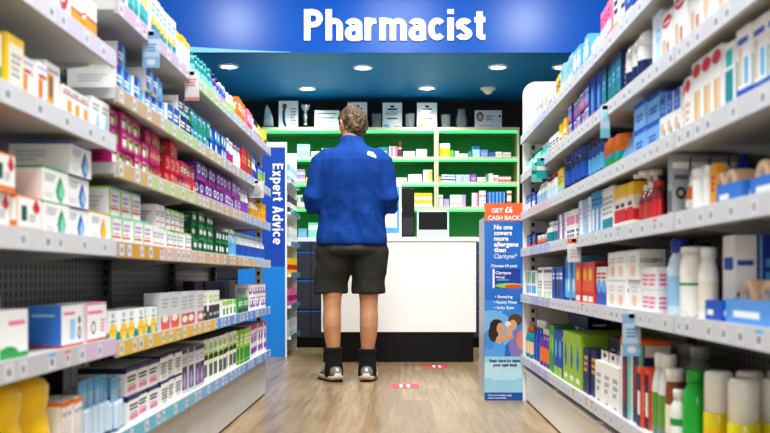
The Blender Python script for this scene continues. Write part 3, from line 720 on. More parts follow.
for q, (xa, xb) in enumerate(UX):
    un = empty('dispensary_shelf_unit', ((xa + xb) / 2, 9.2, 1.032), ('green lit shelf unit behind the Expert Advice sign', 'green lit shelf unit behind the man', 'green lit shelf unit between monitor and right gondola')[q], 'shelving unit', 'green lit dispensary shelf units')
    w = (xb - xa) / 2; H = 2.07 - 1.032
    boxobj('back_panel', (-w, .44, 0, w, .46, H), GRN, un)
    for x in (-w, w - .018): boxobj('side_panel', (x, -.004, 0, x + .018, .439, H - .03), solid_once('sandy_edge', 'c9c7a2', rough=.45) , un)
    for j, z in enumerate(SHZ):
        zl = z - 1.032
        if j == 0: s_ = boxobj('shelf', (-w, -.01, zl - .012, w, .439, zl + .02), GLIP, un)
        else: s_ = boxobj('shelf', (-w + .0185, 0, zl - .03, w - .0185, .438, zl), GLIP, un)
        boxobj('led_strip', (-w + .02, .004, zl - (.03 if j == 0 else .042), w - .02, .022, zl - (.0125 if j == 0 else .0305)), LED, s_)
DZ = list(SHZ) + [1.03]
def G(row, px0, px1, hpx, name, desc, base, front=(), n=1, tiers=1, y=9.235, d=.12, cat='box'):
    x0 = (px0 - VX) * y / FPX; x1 = (px1 - VX) * y / FPX; w = (x1 - x0) / n; h = hpx * y / FPX / tiers
    pr = p_carton(w * .96, h - .001, d, base, front=front)
    for i in range(n):
        for tt in range(tiers):
            o = instance(name, pr, (x0 + w * (i + .5), y + rnd.random() * .02, DZ[row] + .0006 + tt * h), 0)
            L = desc
            if n > 1: L += f', {ORD[i]} from the left'
            if tiers > 1: L += ', ' + ('lower', 'upper', 'topmost', 'very top')[tt]
            L += ', green ' + ('top', 'second', 'third', 'fourth', 'bottom')[row] + ' shelf'
            tag(o, L, cat, f'{desc}s on the green {("top", "second", "third", "fourth", "bottom")[row]} shelf' if n * tiers > 1 else None)
wt = (t(.1, .3, .9, .7, 'grey', 2),)
G(1, 297, 310, 13, 'dispensary_carton', 'mint and white medicine box', 'mint', (r(0, .5, 1, .75, 'white'),)); G(1, 311, 321, 6, 'dispensary_carton', 'flat mint medicine box', 'pale', wt, 2)
G(1, 321.5, 333, 9, 'dispensary_carton', 'pale green medicine box', 'c4ead4', wt); G(1, 378, 388, 10, 'dispensary_carton', 'dark teal box beside the man', 'teal', wt)
G(1, 389, 397.5, 11, 'dispensary_carton', 'pink and white medicine box', 'pink', (r(0, 0, .3, 1, 'white'),), 2); G(1, 398.5, 401.5, 16, 'dispensary_carton', 'tall narrow wine red box', 'wine', (r(0, .5, 1, .6, 'cream'),))
G(1, 403, 415, 6, 'dispensary_carton', 'low white box', 'offwhite', wt, 1, 2); G(1, 416, 427, 8, 'dispensary_carton', 'white box with grey print', 'white', wt)
G(1, 438.8, 450, 14, 'dispensary_carton', 'large yellow box with white top', 'yellow', (r(0, .66, 1, 1, 'white'), t(.2, .1, .8, .5, 'gold', 2))); G(1, 450.5, 453.5, 7, 'dispensary_carton', 'bright green little box', '4ee04e')
G(1, 455, 459, 6, 'dispensary_carton', 'tiny white box', 'white', wt); G(1, 459.5, 468, 3.5, 'dispensary_carton', 'very flat white box', 'white'); G(1, 468.5, 472, 6, 'dispensary_carton', 'small teal box', 'teal')
G(1, 472.5, 480, 11, 'dispensary_carton', 'blue and white box', 'lblue', (r(0, .7, 1, 1, 'blue'),)); G(1, 480.5, 488, 7.5, 'dispensary_carton', 'slate blue box', '6a8ad0', wt); G(1, 488.5, 495, 5, 'dispensary_carton', 'low royal blue box', 'blue'); G(1, 495.5, 502, 5.5, 'dispensary_carton', 'cream white box', 'cream', wt); G(1, 502.5, 511, 5, 'dispensary_carton', 'pale pink low box', 'eed6da', wt)
G(2, 293, 305, 13, 'dispensary_carton', 'lilac and white medicine box', 'lilac', (r(0, .2, 1, .5, 'white'),), 1, 2); G(2, 305.5, 311, 5, 'dispensary_carton', 'small yellow medicine box', 'yellow')
G(2, 393, 407, 4.5, 'dispensary_carton', 'long flat white box', 'white', wt); G(2, 408, 422, 8, 'dispensary_carton', 'wide white box', 'white', wt); G(2, 423, 432.5, 12.5, 'dispensary_carton', 'tall white and yellow box', 'white', (r(.6, .1, 1, .9, 'yellow'),))
G(2, 438.8, 441, 6, 'dispensary_carton', 'little yellow box', 'yellow'); G(2, 441.5, 455.5, 7.5, 'dispensary_carton', 'white and navy striped box', 'white', (r(0, .2, 1, .45, 'royal'), r(0, .65, 1, .8, 'blue')), 2)
G(2, 456, 470, 7.5, 'dispensary_carton', 'pale blue and violet box', 'lblue', (r(.6, 0, 1, .8, 'lilac'),), 2); G(2, 470.5, 476.5, 8, 'dispensary_carton', 'violet box', 'violet', wt); G(2, 477, 486, 5, 'dispensary_carton', 'flat pink and white box', 'pink', (r(0, .5, 1, 1, 'white'),), 1, 2)
G(2, 486.5, 493, 8.5, 'dispensary_carton', 'white box with green side', 'white', (r(0, 0, .35, 1, 'green'),)); G(2, 493.5, 498.5, 7, 'dispensary_carton', 'white box with red lines', 'white', (t(.1, .2, .9, .8, 'red', 2),)); G(2, 499, 511, 6, 'dispensary_carton', 'flat red and white box', 'c96a5a', (r(0, .5, 1, .8, 'white'),), 2)
G(3, 293, 308, 12, 'dispensary_carton', 'green and white box', 'white', (r(0, .4, .6, .8, 'green'),), 2); G(3, 309, 320, 5, 'dispensary_carton', 'flat peach box', 'peach')
G(3, 413.5, 432.5, 14, 'dispensary_carton', 'yellow and white box', 'yellow', (r(0, .0, 1, .45, 'cream'), t(.2, .6, .8, .85, 'gold', 1)), 2, 2)
G(3, 438.8, 443, 12, 'dispensary_carton', 'white box stack', 'white', wt, 1, 2); G(3, 443.5, 449.5, 8, 'dispensary_carton', 'small lilac box', 'lilac', wt); G(3, 450, 466, 12, 'dispensary_carton', 'large white box with lilac end', 'white', (r(.75, 0, 1, 1, 'lilac'), r(0, .2, .7, .3, 'pink')))
G(3, 472, 478.5, 14, 'dispensary_carton', 'white box with pink edge', 'white', (r(.7, 0, 1, 1, 'pink'),)); G(3, 479, 486, 16, 'dispensary_carton', 'little red topped box', 'white', (r(0, .6, 1, .8, 'red'),), 1, 4)
G(3, 487, 505, 15, 'dispensary_carton', 'tall blue and sky box', 'blue', (r(.6, 0, 1, 1, 'sky'),), 5); G(3, 507, 511.5, 16, 'dispensary_carton', 'red and cream box', 'cream', (r(0, .4, 1, .7, 'red'),), 1, 2)
G(4, 308, 318, 15, 'dispensary_carton', 'mint box on the drawer unit', 'mint', (r(0, .5, 1, .8, 'white'),), y=9.18); G(4, 298, 307, 9, 'dispensary_carton', 'blue box on the drawer unit', 'sky', wt, y=9.18)

# ------------------------------------------------------------------ awards along the top
TZ = 2.066
def frame(px0, px1, py0, label, dec, base='e6ecf2', y=9.42, tilt=.06, wood=False):
    x0 = (px0 - VX) * y / FPX; x1 = (px1 - VX) * y / FPX; w = (x1 - x0) / 2; h = HZ + (VY - py0) * y / FPX - TZ
    o = empty('certificate', ((x0 + x1) / 2, y, TZ), label, 'certificate', 'framed certificates above the green shelving'); o.rotation_euler = (-tilt, 0, 0)
    boxobj('frame', (-w, .001, .0, w, .014, h), solid_once('pewter_frame', '3a4148', rough=.4), o)
    boxobj('sheet', (-w * .95, -.001, h * .03, w * .95, .0005, h * .97), M['poster'], o, base, {'front': dec})
    boxobj('easel_leg', (-.012, .0145, .006, .012, .06, h * .4), M['darkcab'], o)
PL = (e(.5, .86, .12, .04, 'navy'), t(.25, .74, .75, .84, 'navy', 1), t(.15, .55, .85, .7, 'grey', 3), t(.22, .4, .78, .48, 'dgrey', 1), r(0, 0, 1, .06, 'blue'), e(.2, .12, .16, .09, 'sky'), e(.75, .1, .2, .05, 'grey'))
frame(278, 298.5, 99.5, 'tall certificate with blue and brown wave picture', (e(.35, .5, .16, .4, '27507a'), e(.45, .5, .12, .36, 'e6ecf2'), e(.3, .8, .12, .1, 'brown'), t(.6, .2, .92, .8, 'grey', 6)))
frame(314, 340, 109.5, 'wide pale certificate behind the man’s head'.replace('’', ''), (t(.12, .82, .88, .9, 'dgrey', 1), t(.2, .6, .8, .68, 'dgrey', 1), t(.25, .25, .75, .5, 'grey', 3)), 'dbe6ea')
frame(347, 367.5, 101, 'certificate half hidden above the mans hair', PL)
frame(382, 402.5, 101.5, 'plaque with blue foot between the glass tumblers', PL)
frame(416.5, 437.5, 101.5, 'plaque with yellow and blue foot', PL + (e(.2, .12, .14, .08, 'gold'),))
frame(474, 502.5, 109.5, 'wide certificate with watch picture', (e(.2, .68, .13, .24, '7a4a34'), e(.2, .66, .09, .16, 'c9b8a8'), t(.42, .5, .7, .8, 'grey', 3), r(0, 0, 1, .1, 'lgrey'), t(.1, .2, .7, .28, 'grey', 1), e(.92, .7, .04, .06, 'navy')))
GLASS, nt_, bb_ = newmat('clear_glass'); bb_.inputs['Transmission Weight'].default_value = .6; bb_.inputs['Alpha'].default_value = .28; bb_.inputs['Roughness'].default_value = .06; bb_.inputs['Base Color'].default_value = (*lin('b9c6cc'), 1)
def lathed(name, px, py0, secs, label, cat, m, y=9.36, seg=20, sq=2.):
    x = (px - VX) * y / FPX; h = HZ + (VY - py0) * y / FPX - TZ
    b = MB(); b.loft([(0, 0, z * h, rx, ry, 'white') for z, rx, ry in secs], seg, sq)
    return tag(link(name, b.mesh(name), m, None, (x, y, TZ)), label, cat)
ICE = solid('frosted_glass', '9db8c4', .15, var=.2, scale=12); 
tr = empty('glass_trophy', ((268.5 - VX) * 9.36 / FPX, 9.36, TZ), 'pointed frosted glass trophy leaning at the far end', 'trophy')
b = MB(); hT = HZ + (VY - 105) * 9.36 / FPX - TZ; b.loft([(0, 0, .03, .05, .02, 'white'), (0, 0, hT * .5, .042, .016, 'white'), (-.01, 0, hT * .8, .026, .012, 'white'), (-.015, 0, hT * .95, .012, .01, 'white'), (-.016, 0, hT, .004, .004, 'white')], 20, 3); link('blade', b.mesh('blade'), ICE, tr); boxobj('base', (-.06, -.03, 0, .06, .03, .0295), M['darkcab'], tr, bevel=.003)
tr = empty('figure_trophy', ((305.5 - VX) * 9.36 / FPX, 9.36, TZ), 'slim silver and black trophy next to the tall certificate', 'trophy')
hT = HZ + (VY - 104) * 9.36 / FPX - TZ
b = MB(); b.loft([(0, 0, .03, .02, .02, 'white'), (0, 0, hT * .3, .014, .014, 'white'), (0, 0, hT * .55, .024, .018, 'white'), (0, 0, hT * .7, .012, .012, 'white'), (0, 0, hT * .78, .03, .018, 'white'), (0, 0, hT * .93, .045, .02, 'white'), (0, 0, hT, .048, .022, 'white')], 18); link('figure', b.mesh('figure'), M['chrome'], tr); boxobj('base', (-.045, -.035, 0, .045, .035, .0295), M['blackp'], tr, bevel=.003)
TUM = ((0, .038, .038), (.1, .042, .042), (.95, .048, .048), (1, .048, .048), (.99, .044, .044), (.12, .037, .037))
lathed('glass_tumbler', 410, 114, TUM, 'clear glass tumbler between the two blue-footed plaques', 'glass', GLASS)
lathed('glass_tumbler', 376.5, 114, TUM, 'clear glass tumbler just beside the mans hair', 'glass', GLASS)
lathed('glass_tumbler', 446, 115, TUM, 'clear glass tumbler beside the glass vase', 'glass', GLASS)
lathed('glass_vase', 461.5, 109, ((0, .03, .03), (.06, .045, .045), (.35, .06, .06), (.6, .05, .05), (.8, .035, .035), (1, .045, .045), (.99, .04, .04), (.8, .03, .03), (.5, .045, .045), (.12, .04, .04)), 'rounded clear glass vase beside the watch certificate', 'vase', GLASS)
# ------------------------------------------------------------------ stock on the shelves
plain = (t(.15, .3, .85, .7, 'grey', 3),)

# --- left, nearest bay
E('N1', -8, 36, 2, 'baby_carton', 'white carton with pink swirl', 'carton', .135, .1, front=(e(.6, .55, .28, .22, 'red'), e(.52, .6, .2, .16, 'white'), t(.1, .1, .8, .28, 'lilac', 2)))
E('N1', 39, 72, 2, 'tablet_carton', 'white carton with red crescent', 'carton', .125, .09, front=(e(.5, .5, .34, .3, 'red'), e(.42, .56, .28, .24, 'white'), t(.1, .08, .7, .16, 'grey', 1)))
E('N1', 75, 98, 2, 'vitamin_carton', 'yellow topped white carton', 'carton', .1, .075, front=(r(0, .52, 1, 1, 'white'), r(0, 0, 1, .5, 'gold'), r(0, .5, 1, .56, 'red')), side=(r(0, .06, 1, .45, 'gold'), r(0, .55, 1, .6, 'red'), t(.1, .65, .9, .9, 'grey', 2)), top=(r(0, 0, 1, 1, 'yellow'),))
E('N2', -14, 5, 1, 'herbal_carton', 'white carton with green base', 'carton', .1, .07, front=(r(0, 0, 1, .4, 'green'), t(.1, .5, .9, .85, 'gold', 2)))
E('N2', 8, 26, 1, 'vitamin_carton', 'yellow edged vitamin carton', 'carton', .112, .05, base='yellow', front=(r(.14, .0, .95, .86, 'cream'), t(.25, .3, .85, .75, 'grey', 4)), side=(r(.1, .12, .8, .84, 'offwhite'), t(.2, .4, .7, .7, 'grey', 3)), top=(r(0, 0, 1, 1, 'yellow'),))
E('N2', 27, 48, 2, 'vitamin_carton', 'small white carton with orange panel', 'carton', .09, .055, front=(r(.1, .08, .55, .62, 'orange'), r(0, .84, 1, .9, 'lilac'), t(.12, .66, .9, .8, 'red', 1)))
E('N2', 49.5, 65, 1, 'vitamin_carton', 'tall white carton with orange panel', 'carton', .108, .055, front=(r(.12, .06, .6, .78, 'gold'), r(.3, .3, .5, .72, 'dgrey'), t(.1, .82, .9, .95, 'grey', 1)))
E('N2', 66, 92, 3, 'vitamin_carton', 'white carton with red line', 'carton', .076, .055, front=(r(0, .74, 1, .8, 'red'), r(.45, .1, .95, .6, 'gold'), t(.08, .84, .9, .96, 'grey', 1)))
E('N2', 93.5, 110.5, 2, 'tablet_carton', 'white carton with blue corner', 'carton', .086, .06, front=(dr(.7, .3, .25, .3, 'lblue'), t(.1, .65, .9, .9, 'grey', 2)), side=(t(.15, .55, .85, .9, 'grey', 3), e(.7, .25, .2, .14, 'sky')))
def dropcart(ck, tk): return dict(front=(dr(.68, .42, .17, .4, ck), dr(.72, .35, .1, .24, tk), r(0, .94, 1, 1, ck), t(.08, .6, .5, .85, 'grey', 3), t(.08, .12, .4, .3, 'lgrey', 2)), side=(r(0, .93, 1, 1, ck), t(.1, .4, .6, .8, 'lgrey', 3)), top=())
G_, B_, Y_ = dropcart('green', 'mint'), dropcart('blue', 'lblue'), dropcart('gold', 'yellow')
OR_ = dict(front=(r(0, 0, 1, .14, 'orange'), r(0, 0, .05, 1, 'orange'), dr(.8, .75, .16, .2, 'red'), r(.2, .3, .42, .72, 'dgreen'), t(.5, .3, .8, .55, 'grey', 3), r(0, .95, 1, 1, 'orange')), side=(r(0, 0, 1, .3, 'orange'), r(0, .9, 1, 1, 'orange')), top=(r(0, 0, 1, 1, 'orange'),))
E('N3', -6, 16, 1, 'hearing_carton', 'orange edged carton with red drop', 'carton', .072, .14, tiers=2, **OR_)
E('N3', 17, 43, 1, 'remedy_carton', 'orange edged carton with green picture', 'carton', .072, .14, **OR_)
E('N3', 44, 70, 1, 'plaster_carton', 'white carton with green drop', 'carton', .072, .14, tiers=2, **G_)
E('N3', 70.5, 92, 1, 'plaster_carton', 'white carton with blue drop', 'carton', .072, .14, tiers=3, **B_)
E('N3', 92.5, 112, 1, 'plaster_carton', 'white carton with yellow drop', 'carton', .072, .14, **Y_)
E('N4', -22, 2, 1, 'lotion_carton', 'tall white and pink carton', 'carton', .135, .07, front=(r(0, .9, 1, 1, 'pink'), e(.5, .3, .3, .12, 'navy')), side=(r(0, .88, 1, 1, 'pink'), e(.5, .3, .3, .12, 'navy')))
E('N4', 4, 33, 1, 'sleep_carton', 'white carton with green wave', 'carton', .095, .16, front=(r(0, 0, 1, .12, 'green'), e(.3, .1, .35, .16, 'green'), t(.3, .7, .9, .85, 'pink', 1)), side=(r(0, 0, 1, .1, 'green'), e(.7, .1, .3, .2, 'green'), t(.2, .6, .8, .8, 'pink', 2), e(.1, .5, .06, .08, 'red')))
E('N4', 66, 88, 1, 'monitor_carton', 'white carton with blue end', 'carton', .094, .075, front=(r(0, 0, 1, .06, 'red'), t(.1, .78, .6, .9, 'pink', 1), r(.38, .16, .62, .66, 'lblue'), e(.82, .3, .09, .17, 'dgrey'), e(.82, .3, .05, .1, 'lgrey'), e(.82, .62, .07, .1, 'dgrey')), side=(r(0, 0, 1, 1, '3f7ccc'), r(0, 0, 1, .05, 'red'), t(.1, .75, .8, .85, 'lblue', 1)), top=(r(0, 0, 1, 1, 'lblue'),))
E('N4', 89, 110, 1, 'monitor_carton', 'white carton with pink edges', 'carton', .096, .07, front=(r(0, 0, 1, .07, 'red'), r(0, .94, 1, 1, 'pink'), r(0, 0, .06, 1, 'pink'), e(.36, .36, .11, .17, 'dgrey'), e(.36, .36, .07, .11, 'white'), t(.1, .72, .8, .86, 'pink', 1), t(.7, .25, .95, .6, 'pink', 4)))
E('N5', -60, -4, 1, 'wash_bottle', 'rounded yellow plastic bottle', 'jug', .185, .12, fit=.8, body='ffd20a')
E('N5', 6, 62, 2, 'wash_bottle', 'waisted yellow plastic bottle', 'jug', .2, .14, fit=.97, body='ffd20a')
E('N5', 63, 84, 4, 'remedy_carton', 'thin white carton with orange edge', 'carton', .13, .07, front=(r(0, .9, 1, 1, 'orange'), r(.0, 0, .12, 1, 'red'), dr(.6, .45, .25, .3, 'lgrey'), t(.3, .75, .9, .86, 'grey', 1)), side=(r(0, .93, 1, 1, 'orange'), r(0, 0, .07, 1, 'red'), dr(.5, .4, .2, .25, 'grey')))
E('N5', 85, 112, 5, 'support_packet', 'blue card with hanging hole', 'pack', .155, .03, base='sky', front=(r(0, .55, 1, .8, 'lblue'), r(.2, .08, .8, .45, 'skin')), blister='pale', back=.01)
E('N5', 72, 95, 4, 'support_packet', 'clear topped white hanging card', 'pack', .185, .03, base='lgrey', front=(r(.1, .1, .9, .6, 'grey'),), blister='lgrey', back=.12)

# --- left, far bays, top shelf
E('F1', 117, 150, 6, 'antacid_carton', 'white carton with teal foot', 'carton', .15, .06, front=(r(0, 0, 1, .3, 'teal'), r(.0, .3, 1, .5, 'aqua'), e(.5, .62, .3, .13, 'yellow'), t(.1, .78, .9, .95, 'teal', 2)), side=(t(.15, .3, .85, .8, 'lgrey', 4), r(0, 0, 1, .12, 'teal')))
E('F1', 151, 177, 6, 'antacid_carton', 'white carton with teal wave', 'carton', .135, .06, front=(r(0, 0, 1, .42, 'teal'), e(.5, .46, .4, .1, 'yellow'), r(.1, .08, .9, .16, 'aqua'), t(.15, .66, .85, .9, 'sky', 2)), side=(r(0, 0, 1, .2, 'teal'), t(.15, .4, .85, .8, 'lgrey', 3)))
E('F1', 178, 192.5, 3, 'vitamin_carton', 'white carton with yellow top', 'carton', .12, .06, front=(r(0, .78, 1, 1, 'yellow'), r(.2, .3, .8, .5, 'lgrey'), r(0, 0, 1, .1, 'grey')), side=(r(0, .78, 1, 1, 'yellow'), t(.2, .2, .8, .65, 'lgrey', 3)), top=(r(0, 0, 1, 1, 'yellow'),))
E('F1', 193.5, 213, 8, 'mouthwash_bottle', 'small teal bottle', 'bottle', .11, body='teal', cap='aqua', label='mint', neck=.5, caph=.14)
E('F1', 213.5, 221.5, 4, 'mouthwash_bottle', 'small purple bottle', 'bottle', .11, body='purple', cap='navy', label='lblue', neck=.5, caph=.14)
E('F1', 222, 228, 3, 'mouthwash_bottle', 'small blue bottle', 'bottle', .105, body='blue', cap='white', label='lilac', neck=.5)
E('F1', 228.5, 238, 4, 'antacid_bottle', 'white bottle with green label', 'bottle', .105, body='white', cap='white', label='lime', neck=.45)
E('F1', 238.5, 247, 4, 'vitamin_carton', 'bright orange carton', 'carton', .12, .05, base='orange', front=(t(.15, .55, .85, .85, 'white', 2), r(0, 0, 1, .12, 'red')), side=(t(.15, .55, .85, .85, 'white', 2),))
E('F1', 247.5, 254, 3, 'vitamin_carton', 'pink and red carton', 'carton', .11, .05, base='pink', front=(r(0, 0, 1, .4, 'red'), t(.15, .55, .85, .85, 'white', 2)))
E('F1', 254.5, 259, 2, 'tablet_carton', 'white carton with black top', 'carton', .1, .05, front=(r(0, .7, 1, 1, 'black'), t(.1, .2, .9, .5, 'navy', 2)))
E('F1', 259.5, 266.5, 3, 'tablet_carton', 'yellow and navy carton', 'carton', .095, .05, base='yellow', front=(r(0, 0, 1, .45, 'navy'), t(.15, .6, .85, .85, 'white', 1)))
# second
BLUEC = dict(front=(r(0, 0, 1, 1, 'royal'), dr(.75, .55, .35, .5, 'sky'), t(.08, .45, .75, .75, 'white', 2), r(.0, 0, .5, .14, 'lime'), r(.05, .1, .35, .3, 'red')), side=(r(0, .85, 1, 1, 'offwhite'), t(.2, .4, .8, .7, 'lgrey', 3)), top=(r(0, 0, 1, 1, 'royal'),))
E('F2', 118, 141, 3, 'denture_carton', 'blue faced white carton', 'carton', .078, .13, tiers=2, skip=((0, 1), (2, 1)), jit=2, **BLUEC)
E('F2', 142, 168, 4, 'denture_carton', 'blue carton with white stripe', 'carton', .068, .13, tiers=2, skip=((0, 1),), jit=2, **BLUEC)
E('F2', 168.5, 180, 2, 'denture_carton', 'blue and orange carton', 'carton', .075, .13, front=(r(0, 0, 1, 1, 'blue'), r(0, 0, 1, .25, 'orange'), t(.1, .45, .8, .8, 'white', 2)))
E('F2', 180.5, 191.5, 2, 'denture_carton', 'navy carton with white end', 'carton', .066, .13, tiers=2, front=(r(0, 0, 1, 1, 'navy'), r(0, .1, 1, .3, 'mint'), t(.1, .45, .8, .8, 'white', 2)))
E('F2', 192, 212, 5, 'bubble_packet', 'teal and green blister packet', 'carton', .06, .07, tiers=2, base='teal', front=(e(.3, .4, .28, .4, 'green'), e(.75, .6, .2, .3, 'sky'), t(.1, .7, .6, .9, 'white', 1)))
E('F2', 212.5, 228, 5, 'bubble_packet', 'blue and white blister packet', 'carton', .055, .07, tiers=2, base='blue', front=(e(.3, .6, .25, .3, 'white'), e(.75, .3, .2, .25, 'aqua'), r(0, 0, 1, .1, 'navy')))
E('F2', 228.5, 235, 4, 'supplement_bottle', 'white bottle with purple label', 'bottle', .12, body='white', cap='white', label='magenta', neck=.6)
E('F2', 235.5, 242, 4, 'supplement_bottle', 'pale bottle with lilac cap', 'bottle', .12, body='pale', cap='lilac', label='white', neck=.6)
E('F2', 242.5, 248, 3, 'supplement_carton', 'red carton', 'carton', .13, .06, base='red', front=(t(.2, .5, .8, .8, 'gold', 2), r(0, 0, 1, .15, 'dred')))
E('F2', 248.5, 253, 3, 'supplement_carton', 'brown carton', 'carton', .13, .06, base='brown', front=(t(.2, .5, .8, .8, 'cream', 2), r(0, 0, 1, .3, 'red')))
E('F2', 253.5, 259, 3, 'supplement_bottle', 'white bottle with blue band', 'bottle', .12, body='white', cap='lblue', label='blue', neck=.6)
E('F2', 259.5, 266.0, 4, 'supplement_carton', 'lime and blue carton', 'carton', .11, .06, base='blue', front=(r(0, .3, 1, .7, 'lime'), t(.2, .75, .8, .9, 'white', 1)))
# third
MAG = dict(base='magenta', front=(r(.06, .1, .62, .88, 'pink'), r(.1, .2, .55, .55, 'white'), e(.82, .5, .15, .3, 'lime'), t(.1, .62, .6, .82, 'wine', 1), r(.62, .0, .7, 1, 'wine')), side=(t(.3, .3, .7, .7, 'wine', 2),), top=())
E('F3', 114, 150, 5, 'nicotine_carton', 'magenta carton with green dot', 'carton', .049, .08, tiers=3, skip=((4, 2),), **MAG)
E('F3', 151, 167, 3, 'nicotine_carton', 'magenta carton with red panel', 'carton', .049, .08, tiers=3, base='magenta', front=(r(.1, .1, .7, .9, 'red'), r(.15, .3, .6, .6, 'pink'), e(.84, .5, .12, .28, 'lime')), top=(), jit=2)
E('F3', 168, 180, 3, 'nicotine_carton', 'red carton with pink panel', 'carton', .049, .08, tiers=3, skip=((0, 2),), base='red', front=(r(.1, .15, .65, .85, 'pink'), e(.82, .5, .13, .3, 'gold'), t(.15, .3, .6, .7, 'wine', 2)), top=())
E('F3', 180.5, 196.5, 5, 'nicotine_carton', 'crimson carton with lime dot', 'carton', .05, .08, tiers=2, base='d22a55', front=(r(.1, .15, .62, .85, 'magenta'), e(.82, .5, .14, .3, 'lime'), t(.15, .3, .55, .7, 'white', 2)), top=())
PURP = dict(base='purple', front=(e(.5, .62, .33, .24, 'white'), e(.5, .62, .2, .14, 'plum'), r(0, 0, 1, .2, 'magenta')), top=())
E('F3', 197, 225, 7, 'cleanser_carton', 'purple carton with white ring', 'carton', .066, .07, tiers=2, **PURP)
E('F3', 225.5, 242.5, 5, 'cleanser_carton', 'violet carton with white ring', 'carton', .066, .07, tiers=2, **dict(PURP, base='violet'))
E('F3', 243, 249, 3, 'supplement_bottle', 'white bottle with violet label', 'bottle', .13, body='white', cap='lilac', label='violet', neck=.6)
E('F3', 249.5, 254, 2, 'cream_tube', 'white tube with green band', 'tube', .13, body='white', band='green', cap='white')
E('F3', 254.5, 261, 3, 'syrup_bottle', 'pale bottle with orange cap', 'bottle', .11, body='cream', cap='orange', label='gold', neck=.5)
E('F3', 261.5, 266.0, 3, 'syrup_carton', 'yellow carton with orange band', 'carton', .105, .06, base='yellow', front=(r(0, .2, 1, .5, 'orange'), t(.2, .6, .8, .9, 'red', 2)))
# fourth
WG = dict(front=(r(0, 0, .16, 1, 'lime'), r(.16, .2, .9, .28, 'red'), t(.25, .5, .9, .82, 'lilac', 2), t(.25, .34, .8, .42, 'pink', 1), r(0, .9, 1, 1, 'mint')), side=(t(.15, .3, .85, .75, 'lgrey', 3), r(0, .93, 1, 1, 'lime')))
E('F4', 113, 152, 4, 'dressing_carton', 'white carton with lime edge', 'carton', .074, .1, tiers=2, skip=((3, 1),), **WG)
E('F4', 153, 166, 3, 'dressing_carton', 'white carton with pink line', 'carton', .068, .1, tiers=2, skip=((0, 1),), front=(r(0, 0, .1, 1, 'pink'), t(.2, .5, .9, .8, 'grey', 2), r(.2, .2, .9, .26, 'red')))
E('F4', 167, 193, 7, 'dressing_carton', 'white carton with green edge', 'carton', .066, .1, tiers=2, skip=((6, 1), (5, 1)), **dict(WG, front=(r(0, 0, .16, 1, 'green'), r(.16, .2, .9, .28, 'red'), t(.25, .5, .9, .82, 'grey', 2), r(0, .9, 1, 1, 'lime'))))
E('F4', 194, 216, 5, 'herbal_tea_carton', 'dark green carton with white oval', 'carton', .05, .08, tiers=3, base='dgreen', front=(e(.5, .6, .33, .2, 'offwhite'), r(0, .0, 1, .14, 'green'), r(0, .9, 1, 1, 'green')), top=())
E('F4', 216.5, 229, 4, 'herbal_tea_carton', 'dark green carton with white square', 'carton', .052, .08, tiers=2, base='dgreen', front=(r(.25, .35, .8, .75, 'white'), r(0, 0, 1, .14, 'green')), top=())
E('F4', 230, 239, 3, 'saline_bottle', 'pale blue bottle', 'bottle', .125, body='lblue', cap='white', label='sky', neck=.5)
E('F4', 239.5, 266.0, 10, 'saline_bottle', 'white and blue bottle', 'bottle', .125, body='white', cap='lblue', label='blue', neck=.5, foot='sky')
# fifth
E('F5', 113, 159, 6, 'sleep_carton', 'white carton with yellow half circle', 'carton', .078, .08, front=(r(0, 0, 1, .3, 'teal'), e(.5, .3, .42, .3, 'yellow'), r(0, .3, 1, .34, 'gold'), e(.5, .85, .13, .1, 'sky'), t(.25, .64, .75, .74, 'teal', 1)), side=(r(0, 0, 1, .28, 'teal'), t(.2, .5, .8, .85, 'lgrey', 2)))
E('F5', 160.5, 180, 2, 'printed_carton', 'grey carton with red roundels', 'carton', .118, .05, base='lgrey', front=(r(.12, 0, 1, .36, 'd9523f'), e(.55, .3, .3, .1, 'cream'), t(.2, .6, .9, .9, 'grey', 3), r(0, 0, .06, 1, 'lgrey')))
E('F5', 180.5, 204, 3, 'printed_carton', 'grey carton with red foot', 'carton', .118, .05, base='lgrey', front=(r(.12, 0, 1, .36, 'c24a3a'), e(.55, .2, .32, .1, 'cream'), t(.15, .5, .9, .92, 'grey', 4)))
BL = dict(front=(r(0, 0, 1, .5, 'black'), e(.5, .72, .4, .13, 'lime'), e(.5, .72, .25, .07, 'white'), r(.2, .15, .8, .25, 'grey')), side=(r(0, 0, 1, .3, 'dgrey'), t(.2, .45, .8, .8, 'lgrey', 3)))
E('F5', 205.5, 222, 4, 'sport_carton', 'black carton with lime oval', 'carton', .115, .08, **BL)
E('F5', 223, 238, 5, 'sport_carton', 'small lime topped carton', 'carton', .068, .07, front=(r(0, .7, 1, 1, 'lime'), r(.2, .1, .8, .5, 'green')))
E('F5', 238.5, 250, 4, 'sport_carton', 'small green and black carton', 'carton', .07, .07, base='green', front=(r(0, 0, 1, .3, 'black'), t(.2, .5, .8, .85, 'white', 2)))
E('F5', 250.5, 266.2, 6, 'joint_carton', 'purple and white carton', 'carton', .066, .07, tiers=2, front=(r(0, .25, 1, .75, 'violet'), e(.5, .6, .28, .2, 'white'), r(0, .9, 1, 1, 'lilac')))
E('F5', 196, 236, 5, 'magazine_carton', 'dark plum carton standing behind', 'carton', .15, .05, back=.15, base='plum', front=(r(.2, .3, .8, .7, 'navy'),), top=())
